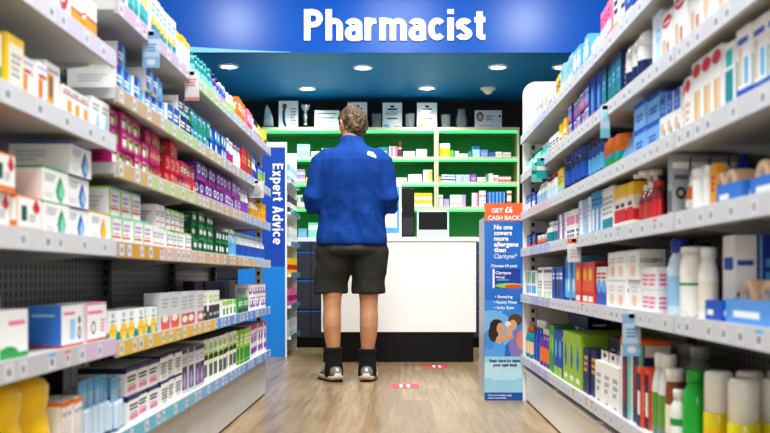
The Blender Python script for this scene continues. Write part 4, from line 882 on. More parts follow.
# bottom
E('F6', 113, 128, 4, 'support_packet', 'light blue hanging card', 'pack', .14, .03, base='sky', front=(r(0, .5, 1, .8, 'lblue'), r(.2, .08, .8, .45, 'skin')), blister='pale')
NV = dict(front=(r(0, .84, 1, 1, 'navy'), t(.1, .5, .9, .75, 'navy', 2), r(.1, .14, .9, .32, 'pink'), t(.15, .36, .8, .44, 'grey', 1)), side=(r(0, .8, 1, 1, 'navy'), t(.1, .5, .9, .7, 'grey', 2), r(.06, .1, .3, .3, 'skin')), top=(r(0, 0, 1, 1, 'lgrey'), r(0, 0, 1, .08, 'navy')))
E('F6', 129, 160, 3, 'support_carton', 'white carton with navy top', 'carton', .078, .16, tiers=2, **NV)
E('F6', 161, 184, 3, 'support_carton', 'white carton with navy print', 'carton', .08, .16, tiers=2, **dict(NV, front=(r(0, .9, 1, 1, 'navy'), t(.1, .3, .9, .75, 'dgrey', 4), e(.5, .2, .3, .1, 'lgrey'))))
E('F6', 185, 205, 4, 'lens_carton', 'grey carton with purple panel', 'carton', .155, .22, base='lgrey', front=(r(.06, .08, .94, .6, 'plum'), dr(.5, .3, .3, .2, 'lilac'), r(0, .9, 1, 1, 'navy'), t(.1, .68, .9, .84, 'grey', 2)), top=(r(0, 0, 1, 1, 'grey'),))
E('F6', 206, 237.5, 8, 'sport_carton', 'tall lime and black carton', 'carton', .165, .2, front=(r(0, .5, 1, .62, 'black'), r(0, .62, 1, .68, 'lime'), e(.5, .82, .3, .09, 'lime'), r(.1, .1, .9, .4, 'dgrey'), r(0, 0, .1, 1, 'lime')), side=(r(0, .5, 1, .6, 'lime'), t(.1, .1, .9, .4, 'grey', 4)), top=(r(0, 0, 1, 1, 'dgrey'),))
E('F6', 238, 250.5, 4, 'sport_carton', 'tall green carton', 'carton', .16, .18, base='lime', front=(r(0, .1, 1, .45, 'green'), t(.1, .55, .9, .9, 'white', 3), r(0, .0, 1, .06, 'dgreen')), top=(r(0, 0, 1, 1, 'dgreen'),))
E('F6', 251, 266.2, 6, 'joint_carton', 'tall white and purple carton', 'carton', .165, .16, front=(r(0, .12, 1, .3, 'violet'), e(.5, .55, .35, .12, 'violet'), r(0, .85, 1, 1, 'magenta'), t(.1, .68, .9, .8, 'lilac', 1)), top=(r(0, 0, 1, 1, 'lilac'),))

# --- right gondola, top shelf (near to far)
E('R1', 665, 720, 4, 'plaster_carton', 'tall white carton with blue print', 'carton', .15, .08, front=(r(0, .2, 1, .4, 'sky'), t(.1, .5, .9, .85, 'blue', 3)))
E('R1', 643, 664, 2, 'plaster_carton', 'white carton with orange corner', 'carton', .14, .07, front=(r(0, 0, .6, .3, 'orange'), t(.1, .5, .9, .85, 'navy', 3)))
E('R1', 623, 641, 2, 'wipes_packet', 'royal blue packet', 'carton', .13, .08, base='royal', front=(e(.5, .6, .3, .2, 'sky'), t(.1, .2, .9, .35, 'white', 1)))
E('R1', 612, 622, 2, 'baby_carton', 'white carton with orange foot', 'carton', .14, .07, front=(r(0, 0, 1, .25, 'orange'), r(0, .25, 1, .32, 'lime'), t(.1, .5, .9, .85, 'navy', 2)))
E('R1', 598.5, 611, 3, 'baby_carton', 'pink carton', 'carton', .12, .07, base='pink', front=(r(0, .3, 1, .55, 'white'), t(.1, .65, .9, .9, 'magenta', 2)))
E('R1', 589, 597, 2, 'cotton_packet', 'low white packet', 'carton', .06, .07, front=(r(0, .3, 1, .6, 'lblue'),))
E('R1', 572.5, 588, 4, 'wipes_packet', 'pale blue packet with white wave', 'carton', .105, .07, base='sky', front=(e(.5, .55, .45, .2, 'white'), r(0, 0, 1, .18, 'blue'), t(.1, .8, .9, .92, 'white', 1)))
E('R1', 560.5, 572, 3, 'wipes_packet', 'tall light blue packet', 'carton', .11, .07, base='lblue', front=(r(0, .15, 1, .4, 'white'), e(.5, .7, .3, .15, 'sky')))
E('R1', 554, 560, 2, 'baby_carton', 'yellow carton', 'carton', .095, .06, base='yellow', front=(r(0, 0, 1, .3, 'sky'), t(.1, .5, .9, .8, 'navy', 2)))
E('R1', 545.5, 553.5, 3, 'baby_carton', 'white carton with blue and pink', 'carton', .08, .06, front=(r(0, .1, .5, .5, 'blue'), r(.5, .1, 1, .5, 'pink')))
E('R1', 538.5, 545, 3, 'baby_carton', 'tan topped white carton', 'carton', .08, .06, front=(r(0, .5, 1, 1, 'tan'), t(.1, .1, .9, .4, 'navy', 2)))
E('R1', 531, 538, 3, 'lotion_bottle', 'tiny white bottle with green cap', 'bottle', .085, body='white', cap='mint', label='pale', neck=.5)
E('R1', 525, 530, 3, 'lotion_bottle', 'tiny white bottle with white cap', 'bottle', .075, body='white', cap='white', label='mint', neck=.5)
# second
E('R2', 734, 800, 4, 'plaster_carton', 'big white carton with red panel', 'carton', .125, .09, front=(r(0, 0, .6, .3, 'red'), r(.7, .75, 1, 1, 'lime'), t(.1, .5, .8, .75, 'lgrey', 2)), side=(r(0, 0, 1, .3, 'red'),))
E('R2', 700, 733, 3, 'plaster_carton', 'white carton with peach patch', 'carton', .13, .07, front=(r(.0, .85, 1, .95, 'red'), e(.6, .4, .3, .25, 'peach'), t(.1, .05, .9, .12, 'grey', 1)))
EL = dict(front=(r(0, .72, 1, 1, 'f4f2ec'), e(.5, .82, .44, .12, 'red'), t(.2, .79, .8, .85, 'white', 1), r(.1, .06, .35, .5, 'tan'), r(.45, .1, .7, .4, 'c98b62'), r(0, 0, 1, .04, 'orange')), side=(t(.2, .15, .8, .9, 'peach', 9),))
E('R2', 672, 699, 2, 'plaster_carton', 'tall white plaster carton', 'carton', .14, .07, **EL)
E('R2', 660, 671, 1, 'plaster_carton', 'red lettered plaster carton', 'carton', .11, .06, **EL)
E('R2', 650.5, 659, 1, 'lotion_carton', 'tall pale blue carton', 'carton', .148, .06, base='pale', front=(r(.1, .1, .4, .9, 'white'), t(.5, .5, .9, .8, 'lblue', 2)))
E('R2', 643, 650, 2, 'cream_tube', 'aqua tube', 'tube', .1, body='mint', band='teal', cap='white')
E('R2', 621.5, 641.5, 3, 'roll_on_bottle', 'white round topped bottle', 'bottle', .148, body='white', cap='white', label='navy', neck=.82, caph=.3, dome=.9, shoulder=.95)
E('R2', 600.5, 620.5, 4, 'razor_carton', 'teal and navy carton', 'carton', .14, .07, base='navy', front=(r(.1, .2, .9, .85, 'teal'), t(.2, .5, .8, .75, 'sky', 2)))
E('R2', 590, 600, 2, 'razor_carton', 'tall royal blue carton', 'carton', .13, .07, base='royal', front=(e(.4, .5, .2, .3, 'sky'), r(0, 0, 1, .2, 'red')))
CK = dict(base='royal', front=(DR and ('d', .3, .5, .25, .4, 'pink'), ('d', .7, .5, .25, .4, 'sky'), t(.1, .8, .9, .95, 'white', 1), r(0, 0, 1, .1, 'red')), side=(r(.1, .2, .9, .8, 'sky'),))
E('R2', 566.5, 589, 5, 'toothpaste_carton', 'blue carton with pink flash', 'carton', .062, .09, tiers=2, **CK)
E('R2', 557.5, 566, 3, 'toothpaste_carton', 'yellow capped carton', 'carton', .09, .06, base='yellow', front=(r(0, 0, 1, .6, 'white'), t(.1, .2, .9, .5, 'red', 2)))
E('R2', 548, 557, 3, 'toothpaste_carton', 'small white and red carton', 'carton', .072, .06, front=(r(0, .0, 1, .4, 'red'), t(.1, .5, .9, .8, 'navy', 2)))
E('R2', 538, 547.5, 4, 'mouthwash_bottle', 'little teal bottle', 'bottle', .08, body='aqua', cap='white', label='mint', neck=.45)
E('R2', 525, 537.5, 7, 'mouthwash_bottle', 'little green bottle', 'bottle', .078, body='mint', cap='green', label='white', neck=.45)
# third
PH = dict(front=(r(0, 0, 1, .2, 'blue'), t(.1, .05, .6, .15, 'white', 1), r(.2, .25, .4, .75, 'tan'), r(.6, .25, .9, .6, 'sky'), t(.1, .8, .9, .93, 'blue', 1), r(0, .2, .12, .6, 'teal')), side=(r(0, 0, 1, .2, 'blue'), r(.2, .3, .5, .8, 'aqua'), t(.55, .5, .9, .8, 'navy', 2)))
E('R3', 735, 795, 4, 'support_carton', 'white and blue photo carton', 'carton', .135, .09, **PH)
E('R3', 722.5, 734, 1, 'support_carton', 'slim white and teal carton', 'carton', .12, .07, front=(r(.2, .1, .9, .6, 'teal'), r(.25, .65, .85, .9, 'aqua')), side=(r(.1, .1, .5, .8, 'teal'),))
E('R3', 690.5, 721.5, 3, 'plaster_carton', 'white carton with red oval', 'carton', .13, .08, front=(e(.5, .86, .45, .1, 'red'), r(.3, .05, .55, .55, 'gold'), r(.65, .1, .85, .55, 'tan')), side=(t(.2, .1, .8, .9, 'peach', 9),))
E('R3', 678.5, 690, 2, 'plaster_carton', 'short carton with red oval', 'carton', .11, .07, front=(e(.5, .84, .45, .12, 'red'), t(.1, .2, .9, .6, 'tan', 3)))
E('R3', 658.5, 678, 3, 'plaster_carton', 'white carton with blue top', 'carton', .105, .07, front=(r(0, .58, 1, 1, 'blue'), t(.2, .68, .7, .9, 'sky', 2), e(.4, .3, .25, .15, 'tan'), e(.8, .2, .1, .1, 'navy')))
E('R3', 633.5, 657.5, 2, 'cotton_carton', 'light blue carton', 'carton', .068, .09, tiers=2, base='7db4ec', front=(r(0, .8, 1, 1, 'blue'), t(.2, .3, .8, .6, 'blue', 2)), side=(r(0, .9, 1, 1, 'blue'),))
E('R3', 617.5, 632, 1, 'sloping_carton', 'sky blue sloping carton', 'wedge', .125, .1)
E('R3', 600, 617, 3, 'gel_jar', 'orange lidded jar', 'bottle', .095, body='teal', cap='orange', label='green', neck=.95, caph=.5, shoulder=.97, oval=1)
E('R3', 583.5, 599.5, 4, 'deodorant_can', 'tall royal blue can', 'can', .13, body='royal', cap='navy', label='sky', capf=.2)
E('R3', 562.5, 583, 4, 'deodorant_can', 'navy can', 'can', .135, body='navy', cap='royal', label='blue', capf=.15)
E('R3', 556, 562, 2, 'baby_carton', 'narrow yellow carton', 'carton', .1, .05, base='yellow', front=(r(0, 0, 1, .4, 'mint'), t(.1, .5, .9, .8, 'green', 2)))
E('R3', 545.5, 555.5, 4, 'lotion_bottle', 'white bottle with red cap', 'bottle', .1, body='white', cap='dred', label='pale', neck=.7)
E('R3', 534, 545, 4, 'lotion_bottle', 'white bottle with blue label', 'bottle', .1, body='white', cap='offwhite', label='lblue', neck=.4)
E('R3', 525, 533.5, 5, 'baby_carton', 'small royal blue carton', 'carton', .08, .06, base='royal', front=(r(0, .2, 1, .55, 'white'), t(.1, .65, .9, .9, 'sky', 1)))
# fourth
E('R4', 745, 800, 1, 'display_tray', 'blue tray of bandage rolls', 'tray', .042, .2, fit=.98, body='3f80d8')
E('R4', 713, 738, 1, 'display_tray', 'small blue display tray', 'tray', .045, .1, fit=.98, body='3f80d8')
E('R4', 752, 792, 2, 'bandage_roll', 'beige roll in blue tray', 'roll', .07, .05, back=.012, lift=.004, body='ecc29c')
E('R4', 714, 735, 2, 'bandage_roll', 'beige roll in small tray', 'roll', .072, .05, back=.012, lift=.004, fit=.85, body='ecc29c')
E('R4', 719.5, 728.3, 1, 'wash_pouch', 'white and blue teardrop pouch', 'pouch', .15, .07, back=.11, mark='pale')
E('R4', 752, 775, 1, 'wash_pouch', 'green capped white pouch', 'pouch', .11, .05, back=.22, tip='green', mark='mint')
E('R4', 706, 712, 1, 'supplement_carton', 'narrow golden carton', 'carton', .085, .022, base='gold', front=(t(.2, .4, .8, .8, 'red', 3),))
E('R4', 689, 705, 2, 'pill_bottle', 'plain white cylinder bottle', 'bottle', .088, body='white', cap='white', neck=.95, caph=.25, shoulder=.97, oval=1)
E('R4', 673.5, 688, 2, 'cream_tube', 'white tube with orange band', 'tube', .1, body='white', band='orange', cap='peach')
E('R4', 656.5, 667, 3, 'cream_tube', 'white tube with navy foot', 'tube', .112, body='white', band='lilac', cap='navy')
E('R4', 646.5, 656, 3, 'syrup_bottle', 'small red bottle', 'bottle', .095, body='dred', cap='red', label='red', neck=.5)
E('R4', 632, 646, 2, 'pump_bottle', 'dark red pump bottle', 'bottle', .148, body='8a2a2a', cap='white', label='c04038', neck=.45, caph=.36, pump=True)
E('R4', 612.5, 631, 3, 'remedy_carton', 'yellow topped carton with red band', 'carton', .115, .09, base='cream', front=(r(0, .72, 1, 1, 'yellow'), r(0, .15, 1, .45, 'red'), t(.2, .5, .8, .65, 'navy', 1)), side=(r(0, .7, 1, 1, 'yellow'), r(0, .15, 1, .4, 'red')))
E('R4', 600.5, 612, 3, 'remedy_carton', 'white carton with teal foot', 'carton', .125, .07, front=(r(0, 0, 1, .3, 'teal'), t(.1, .4, .9, .85, 'grey', 4)))
E('R4', 590, 600, 3, 'remedy_carton', 'tall sky blue carton', 'carton', .128, .1, base='sky', front=(r(.2, .1, .8, .6, 'white'), t(.1, .7, .9, .9, 'navy', 2)))
E('R4', 577.5, 589.5, 4, 'remedy_carton', 'white and blue skincare carton', 'carton', .12, .07, front=(r(0, .0, .4, 1, 'sky'), t(.5, .5, .95, .85, 'pink', 3)))
E('R4', 566.5, 577, 4, 'remedy_carton', 'white carton with pink flash', 'carton', .1, .06, front=(r(0, .5, 1, .8, 'pink'), t(.1, .1, .9, .4, 'navy', 2)))
E('R4', 555.5, 566, 4, 'remedy_carton', 'white carton with purple stripe', 'carton', .1, .06, front=(r(.05, 0, .45, 1, 'purple'), t(.5, .4, .9, .8, 'lilac', 3)))
E('R4', 545.5, 555, 4, 'lotion_bottle', 'white bottle with teal band', 'bottle', .09, body='white', cap='white', label='teal', neck=.4)
E('R4', 535, 545, 3, 'ointment_jar', 'white jar with orange base', 'bottle', .05, body='orange', cap='white', label='brown', neck=.95, caph=.4, shoulder=.97, oval=1)
E('R4', 525, 534.5, 6, 'remedy_carton', 'small navy and red carton', 'carton', .065, .05, base='navy', front=(r(0, .0, 1, .4, 'red'), t(.1, .5, .9, .9, 'sky', 2)))
E('R4', 667.8, 672.6, 1, 'photo_carton', 'grey carton with camera print', 'carton', .15, .041, deep=4, back=.004, base='a6aaae', front=(r(.1, .1, .9, .45, 'dgrey'),), side=(e(.5, .4, .3, .1, 'black'), e(.5, .4, .16, .05, 'grey'), r(0, .8, 1, .9, 'white'), r(.1, .62, .9, .7, 'dgrey')))
# fifth
E('R5', 722, 800, 1, 'display_tray', 'long pale blue tray', 'tray', .05, .13, body='5b9be0')
E('R5', 737, 800, 3, 'bandage_roll', 'peach roll in pale tray', 'roll', .085, .06, back=.03, lift=.004, fit=.8, body='peach')
E('R5', 704.5, 721, 1, 'display_tray', 'little blue carton tray', 'tray', .045, .025, body='blue')
E('R5', 721, 733, 1, 'wash_carton', 'white wash carton', 'carton', .17, .05, back=.03, base='f2f2ee', front=(r(.1, .6, .9, .75, 'blue'),), side=(t(.12, .66, .8, .76, 'blue', 1), t(.1, .3, .7, .38, 'navy', 1), r(.92, 0, 1, 1, 'royal')))
E('R5', 746, 760, 1, 'wash_carton', 'royal blue wash carton', 'carton', .17, .042, back=.086, deep=3, base='royal', front=(t(.3, .5, .9, .85, 'white', 3),), side=(r(0, 0, .12, 1, 'lblue'), t(.3, .5, .8, .8, 'sky', 2)))
E('R5', 689.5, 703, 1, 'wash_bottle', 'slim white bottle', 'bottle', .15, fit=.62, body='f4f2ea', cap='white', label='cream', neck=.5, oval=.7)
E('R5', 671.5, 688.5, 1, 'wash_bottle', 'white bottle with green leaf', 'bottle', .155, fit=.7, body='f4f2ea', cap='offwhite', label='white', neck=.7, caph=.1, stripe=(.5, .54, 'green'))
E('R5', 662.5, 671, 1, 'wash_bottle', 'clear bottle with navy cap', 'bottle', .185, body='pale', cap='royal', label='lblue', neck=.5, caph=.18)
E('R5', 684, 693, 1, 'wash_bottle', 'second navy capped clear bottle', 'bottle', .19, body='pale', cap='navy', label='white', neck=.5, caph=.18, back=.13)
E('R5', 655, 662, 2, 'cream_tube', 'white tube with pink top', 'tube', .125, body='white', band='lblue', cap='blue', tip='pink')
E('R5', 638.5, 654.5, 2, 'antiseptic_carton', 'white carton with pink lines', 'carton', .056, .07, tiers=2, front=(t(.1, .2, .9, .8, 'pink', 3),), side=(t(.1, .2, .9, .8, 'pink', 3),))
E('R5', 605.5, 637.5, 3, 'nail_treatment_carton', 'white nail treatment carton', 'carton', .08, .075, tiers=2, front=(e(.5, .3, .22, .2, 'peach'), t(.2, .6, .8, .85, 'lgrey', 2), r(0, .93, 1, 1, 'lgrey')), side=(r(.1, .34, .9, .37, 'grey'), r(.1, .14, .9, .22, 'lgrey')), letters=('LOCERYL', .0155, 'near', .5, .58, 'dgrey'))
E('R5', 593.5, 604.5, 2, 'eye_drop_carton', 'white carton with blue swirl', 'carton', .12, .07, front=(r(0, 0, 1, .5, 'blue'), e(.5, .5, .4, .18, 'sky'), t(.1, .7, .9, .9, 'red', 2)))
E('R5', 574, 593, 3, 'heat_patch_carton', 'red carton with orange panel', 'carton', .138, .1, base='d93222', front=(r(.0, .3, .9, .9, 'ea5a24'), e(.4, .7, .25, .15, 'yellow'), r(.1, .05, .8, .18, 'white')), side=(r(.05, .25, .95, .95, 'dred'),), top=(r(0, 0, 1, 1, 'navy'),))
E('R5', 562.5, 573.5, 3, 'heat_patch_carton', 'tall light blue carton', 'carton', .165, .1, base='sky', front=(r(0, .5, .4, 1, 'blue'), e(.6, .35, .25, .15, 'white'), r(0, 0, 1, .08, 'navy')), top=(r(0, 0, 1, 1, 'teal'),))
E('R5', 550.5, 562, 4, 'eye_drop_carton', 'blue and navy carton', 'carton', .125, .07, base='blue', front=(r(0, 0, .5, .6, 'navy'), t(.2, .65, .9, .9, 'white', 2)))
E('R5', 537.5, 550, 5, 'eye_drop_carton', 'white carton with dark arc', 'carton', .13, .07, front=(r(0, .82, 1, .92, 'dgrey'), t(.1, .3, .9, .6, 'grey', 3), r(0, 0, .4, .2, 'lime')))
E('R5', 525, 537, 8, 'eye_drop_carton', 'blue and green striped carton', 'carton', .118, .07, front=(r(0, .5, .6, .9, 'green'), r(.0, .1, 1, .4, 'sky'), t(.1, .92, .9, .98, 'navy', 1)))
# bottom
E('R6', 699, 709, 1, 'spray_can', 'yellow can with white cap', 'can', .205, d=.064, deep=4, body='e8d81a', cap='white', label='yellow', capf=.44, back=.02, fit=.9)
E('R6', 722, 734, 1, 'spray_can', 'nearer yellow can, white cap', 'can', .205, d=.064, deep=3, body='e8d81a', cap='white', label='yellow', capf=.44, back=.02, fit=.9)
E('R6', 716, 800, 4, 'insect_carton', 'small yellow carton in front', 'carton', .085, .018, base='e8d81a', front=(r(.1, .3, .3, .7, 'dgrey'), t(.4, .3, .9, .6, 'dgrey', 2)), side=(r(.1, .4, .9, .7, 'dgrey'),), jit=0)
E('R6', 674, 684, 1, 'disinfectant_bottle', 'bright green bottle', 'bottle', .195, body='1fae3c', cap='1fae3c', label='1fae3c', neck=.5, caph=.14, fit=.9)
E('R6', 666.5, 673, 1, 'disinfectant_bottle', 'white bottle with green oval', 'bottle', .14, body='offwhite', cap='white', label='white', neck=.5, stripe=(.45, .6, 'green'))
E('R6', 659.5, 666, 1, 'antiseptic_bottle', 'brown bottle with white cap', 'bottle', .185, body='8a4a28', cap='white', label='cream', neck=.7, caph=.17)
E('R6', 645.5, 659, 2, 'antiseptic_bottle', 'white bottle with olive label', 'bottle', .215, body='dfe2df', cap='white', label='5f9a3a', neck=.55, caph=.17, foot='6f8f80')
E('R6', 656, 690, 3, 'disinfectant_bottle', 'grey shouldered green bottle behind', 'bottle', .225, body='9aa39c', cap='lgrey', label='2f9a44', neck=.5, caph=.15, back=.12, fit=.85)
E('R6', 636, 644.5, 2, 'sachet_carton', 'thin orange carton', 'carton', .165, .05, base='ee5a2a', front=(r(0, 0, 1, .9, 'navy'), r(.2, .2, .8, .6, 'white')))
E('R6', 619.5, 635, 2, 'pet_carton', 'navy carton with orange lid', 'carton', .235, .09, base='navy', front=(r(0, .9, 1, 1, 'orange'), r(0, .0, .3, .9, 'offwhite'), r(.35, .2, .8, .7, 'dred')), side=(r(0, .94, 1, 1, 'orange'), r(0, .8, 1, .94, 'offwhite'), r(0, 0, .14, .94, 'mint'), r(.14, 0, .2, .94, 'dgrey')), top=(r(0, 0, 1, 1, 'f0571e'),))
E('R6', 595, 618.5, 3, 'hanging_tube_carton', 'white carton with hanging tab', 'hang', .17, .045, base='f0eee9', front=(t(.2, .3, .8, .8, 'grey', 3), r(.3, .03, .7, .07, 'red')))
E('R6', 607, 634, 3, 'herbal_tea_carton', 'deep purple carton behind', 'carton', .205, .1, back=.07, base='plum', front=(t(.2, .7, .8, .85, 'lilac', 2),), side=(t(.25, .82, .75, .9, 'lilac', 1), r(0, .94, 1, 1, '4a3560')), top=(r(0, 0, 1, 1, '4a3560'),))
E('R6', 582, 594, 2, 'toothbrush_carton', 'navy carton with white print', 'carton', .16, .06, base='navy', front=(t(.2, .5, .8, .9, 'gold', 3),), side=(r(.2, .62, .8, .7, 'offwhite'), r(.2, .74, .8, .8, 'offwhite'), r(.3, .5, .7, .53, 'sky')), top=(r(0, 0, 1, 1, 'navy'),))
LM = dict(base='9cc22e', front=(dr(.5, .55, .2, .25, 'blue'), t(.2, .1, .8, .25, 'white', 1)), side=(dr(.45, .62, .13, .16, 'navy'), dr(.45, .6, .08, .1, 'sky'), t(.2, .12, .8, .3, 'dgreen', 2)), top=(r(0, 0, 1, .06, 'lime'), t(.2, .4, .8, .6, 'green', 1)))
E('R6', 563, 581, 3, 'tissue_carton', 'lime green carton', 'carton', .2, .1, deep=3, **LM)
E('R6', 554, 562, 2, 'tissue_carton', 'glossy blue carton', 'carton', .19, .09, deep=2, base='royal', front=(e(.5, .6, .3, .2, 'sky'), r(0, 0, 1, .2, 'lime')), side=(r(0, .8, 1, .9, 'lblue'),))
E('R6', 547.5, 553.5, 2, 'tissue_carton', 'emerald green carton', 'carton', .205, .09, base='green', front=(e(.5, .6, .3, .2, 'lime'),), top=(r(0, 0, 1, 1, 'dgreen'),))
E('R6', 566, 588, 3, 'plaster_carton', 'black carton behind green ones', 'carton', .24, .1, back=.15, base='navy', front=(t(.2, .7, .8, .85, 'white', 1),), side=(t(.2, .84, .8, .92, 'white', 1),), top=(r(0, 0, 1, 1, '101428'),))
E('R6', 538.5, 547, 3, 'shampoo_bottle', 'orange and purple bottle', 'bottle', .17, body='purple', cap='white', label='orange', neck=.4)
E('R6', 530.5, 538, 3, 'shampoo_bottle', 'royal blue bottle, white cap', 'bottle', .2, body='royal', cap='white', label='blue', neck=.4, caph=.18)
E('R6', 525, 530, 4, 'shampoo_bottle', 'pale orange and teal bottle', 'bottle', .16, body='teal', cap='orange', label='peach', neck=.4)
# ------------------------------------------------------------------ the man at the counter (seen from behind, facing +y)
SKIN = solid('skin', 'bf8d69', .5, var=.1, scale=14)
FLEECE = solid('blue_fleece', '103f84', .85, var=.1, scale=60, bump=.25, spec=.25)
TWILL = solid('charcoal_twill', '34342f', .8, var=.14, scale=30, bump=.15, spec=.3)
SOCKM = solid('black_sock', '121214', .9, var=.2, scale=120, bump=.4)
HAIRM = solid('brown_hair', '5a4736', .5, var=.65, scale=45, spec=.3)
SHOEM = solid('taupe_mesh', '6e6a62', .75, var=.25, scale=70, bump=.4)
PX, PYY = -.305, 6.22
man = None
def smooth_noise(me, amp, freq, stretch=(1, 1, 1), amp2=0., f2=0., mask=None):
    me.update(); ns = [v.normal.copy() for v in me.vertices]
    for v, nn in zip(me.vertices, ns):
        p = Vector((v.co.x * stretch[0], v.co.y * stretch[1], v.co.z * stretch[2]))
        d = amp * noise.noise(p * freq)
        if amp2: d += amp2 * (1 - abs(noise.noise(p * f2 + Vector((7, 3, 1))))) - amp2 * .75
        if mask: d *= mask(v.co)
        v.co += nn * d
def fuse(mb, vox, name, m, sm=4):
    me = mb.mesh('raw')
    me = refine(me, [('REMESH', dict(mode='VOXEL', voxel_size=vox, use_smooth_shade=True)), ('SMOOTH', dict(factor=.5, iterations=sm))])
    me.name = name; me.materials.clear(); me.materials.append(m)
    me.polygons.foreach_set('use_smooth', [True] * len(me.polygons)); return me
HIPZ = .90
FL, FRt = Vector((-.115, .0, 0)), Vector((.098, .01, 0))       # heel-ankle points of the feet
def leg_pts(s):
    f = FL if s < 0 else FRt
    hip = Vector((s * .088, .0, HIPZ)); knee = Vector((s * .106 if s > 0 else -.126, .012, .50))
    return f, hip, knee
def limb(mb, secs, c='skin', seg=22):
    mb.tube([Vector(p) for p, _ in secs], [rr for _, rr in secs], seg, c)
# --- body
bd = MB()
for s in (-1, 1):
    f, hip, knee = leg_pts(s)
    an = Vector((f.x, f.y, .09))
    calf = lambda z, back, side=0.: Vector((an.x + (knee.x - an.x) * (z - .09) / .41 + side, an.y + (knee.y - an.y) * (z - .09) / .41 - back, z))
    limb(bd, [(hip + Vector((0, 0, .05)), .09), (hip, .092), ((hip + knee) / 2 + Vector((0, 0, .04)), .082), (knee + Vector((0, -.004, .09)), .068), (knee + Vector((0, 0, .02)), (.059, .064)), (knee + Vector((0, -.004, -.04)), (.056, .062)),
              (calf(.40, .010, s * .004), (.0585, .064)), (calf(.35, .012, s * .004), (.058, .064)), (calf(.29, .009, s * .003), (.053, .058)), (calf(.22, .004), (.044, .05)), (calf(.15, 0), (.037, .044)), (calf(.10, 0), (.037, .046)), (calf(.06, 0), (.037, .05))])
    toe = Vector((-.07 * (1 if s < 0 else -.28), 1, 0)).normalized()
    bd.tube([an + Vector((0, -.022, -.05)), an + Vector((0, 0, -.045)), an + toe * .08 + Vector((0, 0, -.05)), an + toe * .18 + Vector((0, 0, -.062))], [(.026, .026), (.034, .038), (.042, .032), (.036, .02)], 16, 'skin')
bd.loft([(0, 0, HIPZ - .09, .10, .075, 'skin'), (0, -.012, HIPZ - .02, .165, .115, 'skin'), (0, -.005, HIPZ + .06, .16, .11, 'skin'), (0, .005, 1.08, .15, .10, 'skin'), (0, 0, 1.22, .165, .108, 'skin'), (0, -.012, 1.35, .175, .11, 'skin'),
         (0, -.018, 1.43, .15, .09, 'skin'), (0, -.012, 1.485, .085, .065, 'skin'), (.0, -.004, 1.52, .062, .06, 'skin')], 28, 2.3)
HEAD = Vector((0, .03, 1.625)); YAW = .62
bd.tube([(0, -.012, 1.46), (0, .0, 1.53), (-.002, .016, 1.60)], [(.066, .064), (.058, .06), (.058, .064)], 20, 'skin')
HR = Matrix.Rotation(YAW, 3, 'Z') @ Matrix.Rotation(-.12, 3, 'X')
def H(p): return HEAD + HR @ Vector(p)
hd = []
def headfn(d, p):
    q = p.copy()
    if d.y > 0 and d.z < 0: q.x *= 1 - .22 * (-d.z) * d.y; q.y *= 1 + .05
    if d.z < -.2: q.x *= 1 - .18 * (-d.z - .2); q.y += .012 * (-d.z)
    if d.y > .75 and -.1 < d.z < .2: q.y -= .004
    return HR @ q
bd.ball(HEAD, (.076, .096, .115), 'skin', 28, 18, headfn)
bd.tube([H((0, .088, .012)), H((0, .103, -.012)), H((0, .113, -.03)), H((0, .094, -.042))], [(.009, .008), (.011, .012), (.016, .013), (.012, .006)], 12, 'skin')   # nose
for dz, wd in ((-.058, .02), (-.068, .018)): bd.tube([H((-wd, .088, dz)), H((0, .098, dz)), H((wd, .088, dz))], [.004, .0065, .004], 10, 'skin')   # lips
bd.ball(H((0, .074, -.09)), (.03, .022, .02), 'skin', 14, 8)
for s in (-1, 1):
    bd.tube([H((s * .012, .094, .024)), H((s * .03, .091, .03)), H((s * .05, .077, .022))], [.006, .007, .005], 10, 'skin')       # brow ridge
    ear = MB()
    bd.tube([H((s * .072, -.004, -.036)), H((s * .083, -.014, -.014)), H((s * .092, -.022, .010)), H((s * .086, -.012, .03))], [(.009, .012), (.009, .017), (.008, .018), (.007, .011)], 12, 'skin')
# arms: shoulder, elbow out to the side, forearm forward across the body
ARM = {}
for s in (-1, 1):
    sh = Vector((s * .178, -.012, 1.405)); el = Vector((s * .238 - .005, -.035, 1.135)) if s < 0 else Vector((.240, -.03, 1.125)); wr = Vector((s * .10, .215, 1.14))
    ARM[s] = (sh, el, wr)
    limb(bd, [(sh + Vector((-s * .03, 0, .0)), .05), (sh, .054), ((sh + el) / 2, .048), (el + Vector((0, 0, .03)), .042), (el + Vector((0, .01, -.004)), .042), (el * .7 + wr * .3, .042), (el * .35 + wr * .65, .034), (wr, (.031, .024))], seg=18)
    # hand: palm, thumb from its side, four bent fingers
    dv = (wr - el).normalized(); inn = Vector((-s, 0, 0)); inn = (inn - dv * inn.dot(dv)).normalized(); upv = Vector((0, 0, 1))
    pc = wr + dv * .052
    bd.tube([wr - dv * .005, wr + dv * .03, wr + dv * .065, wr + dv * .088], [(.026, .02), (.030, .036), (.028, .041), (.016, .038)], 14, 'skin', up=upv)
    for k, ln in enumerate((.07, .078, .073, .058)):
        zz_ = .03 - .02 * k
        b0 = wr + dv * .08 + Vector((0, 0, zz_)); b1 = b0 + dv * ln * .45 + inn * .008; b2 = b1 + (dv * .5 + inn * .85).normalized() * ln * .33; b3 = b2 + (inn - dv * .15).normalized() * ln * .28
        bd.tube([b0 - dv * .012, b0, b1, b2, b3], [.0088, .0088, .0084, .0078, .006], 10, 'skin')
    t0 = wr + dv * .02 + Vector((0, 0, .028)); t1 = t0 + dv * .028 + Vector((0, 0, .024)) + inn * .008; t2 = t1 + dv * .03 + Vector((0, 0, .006)) + inn * .012; t3 = t2 + dv * .022 + inn * .008
    bd.tube([t0, t1, t2, t3], [.013, .0105, .0098, .007], 10, 'skin')
me = fuse(bd, .0048, 'person_body', SKIN, 3)
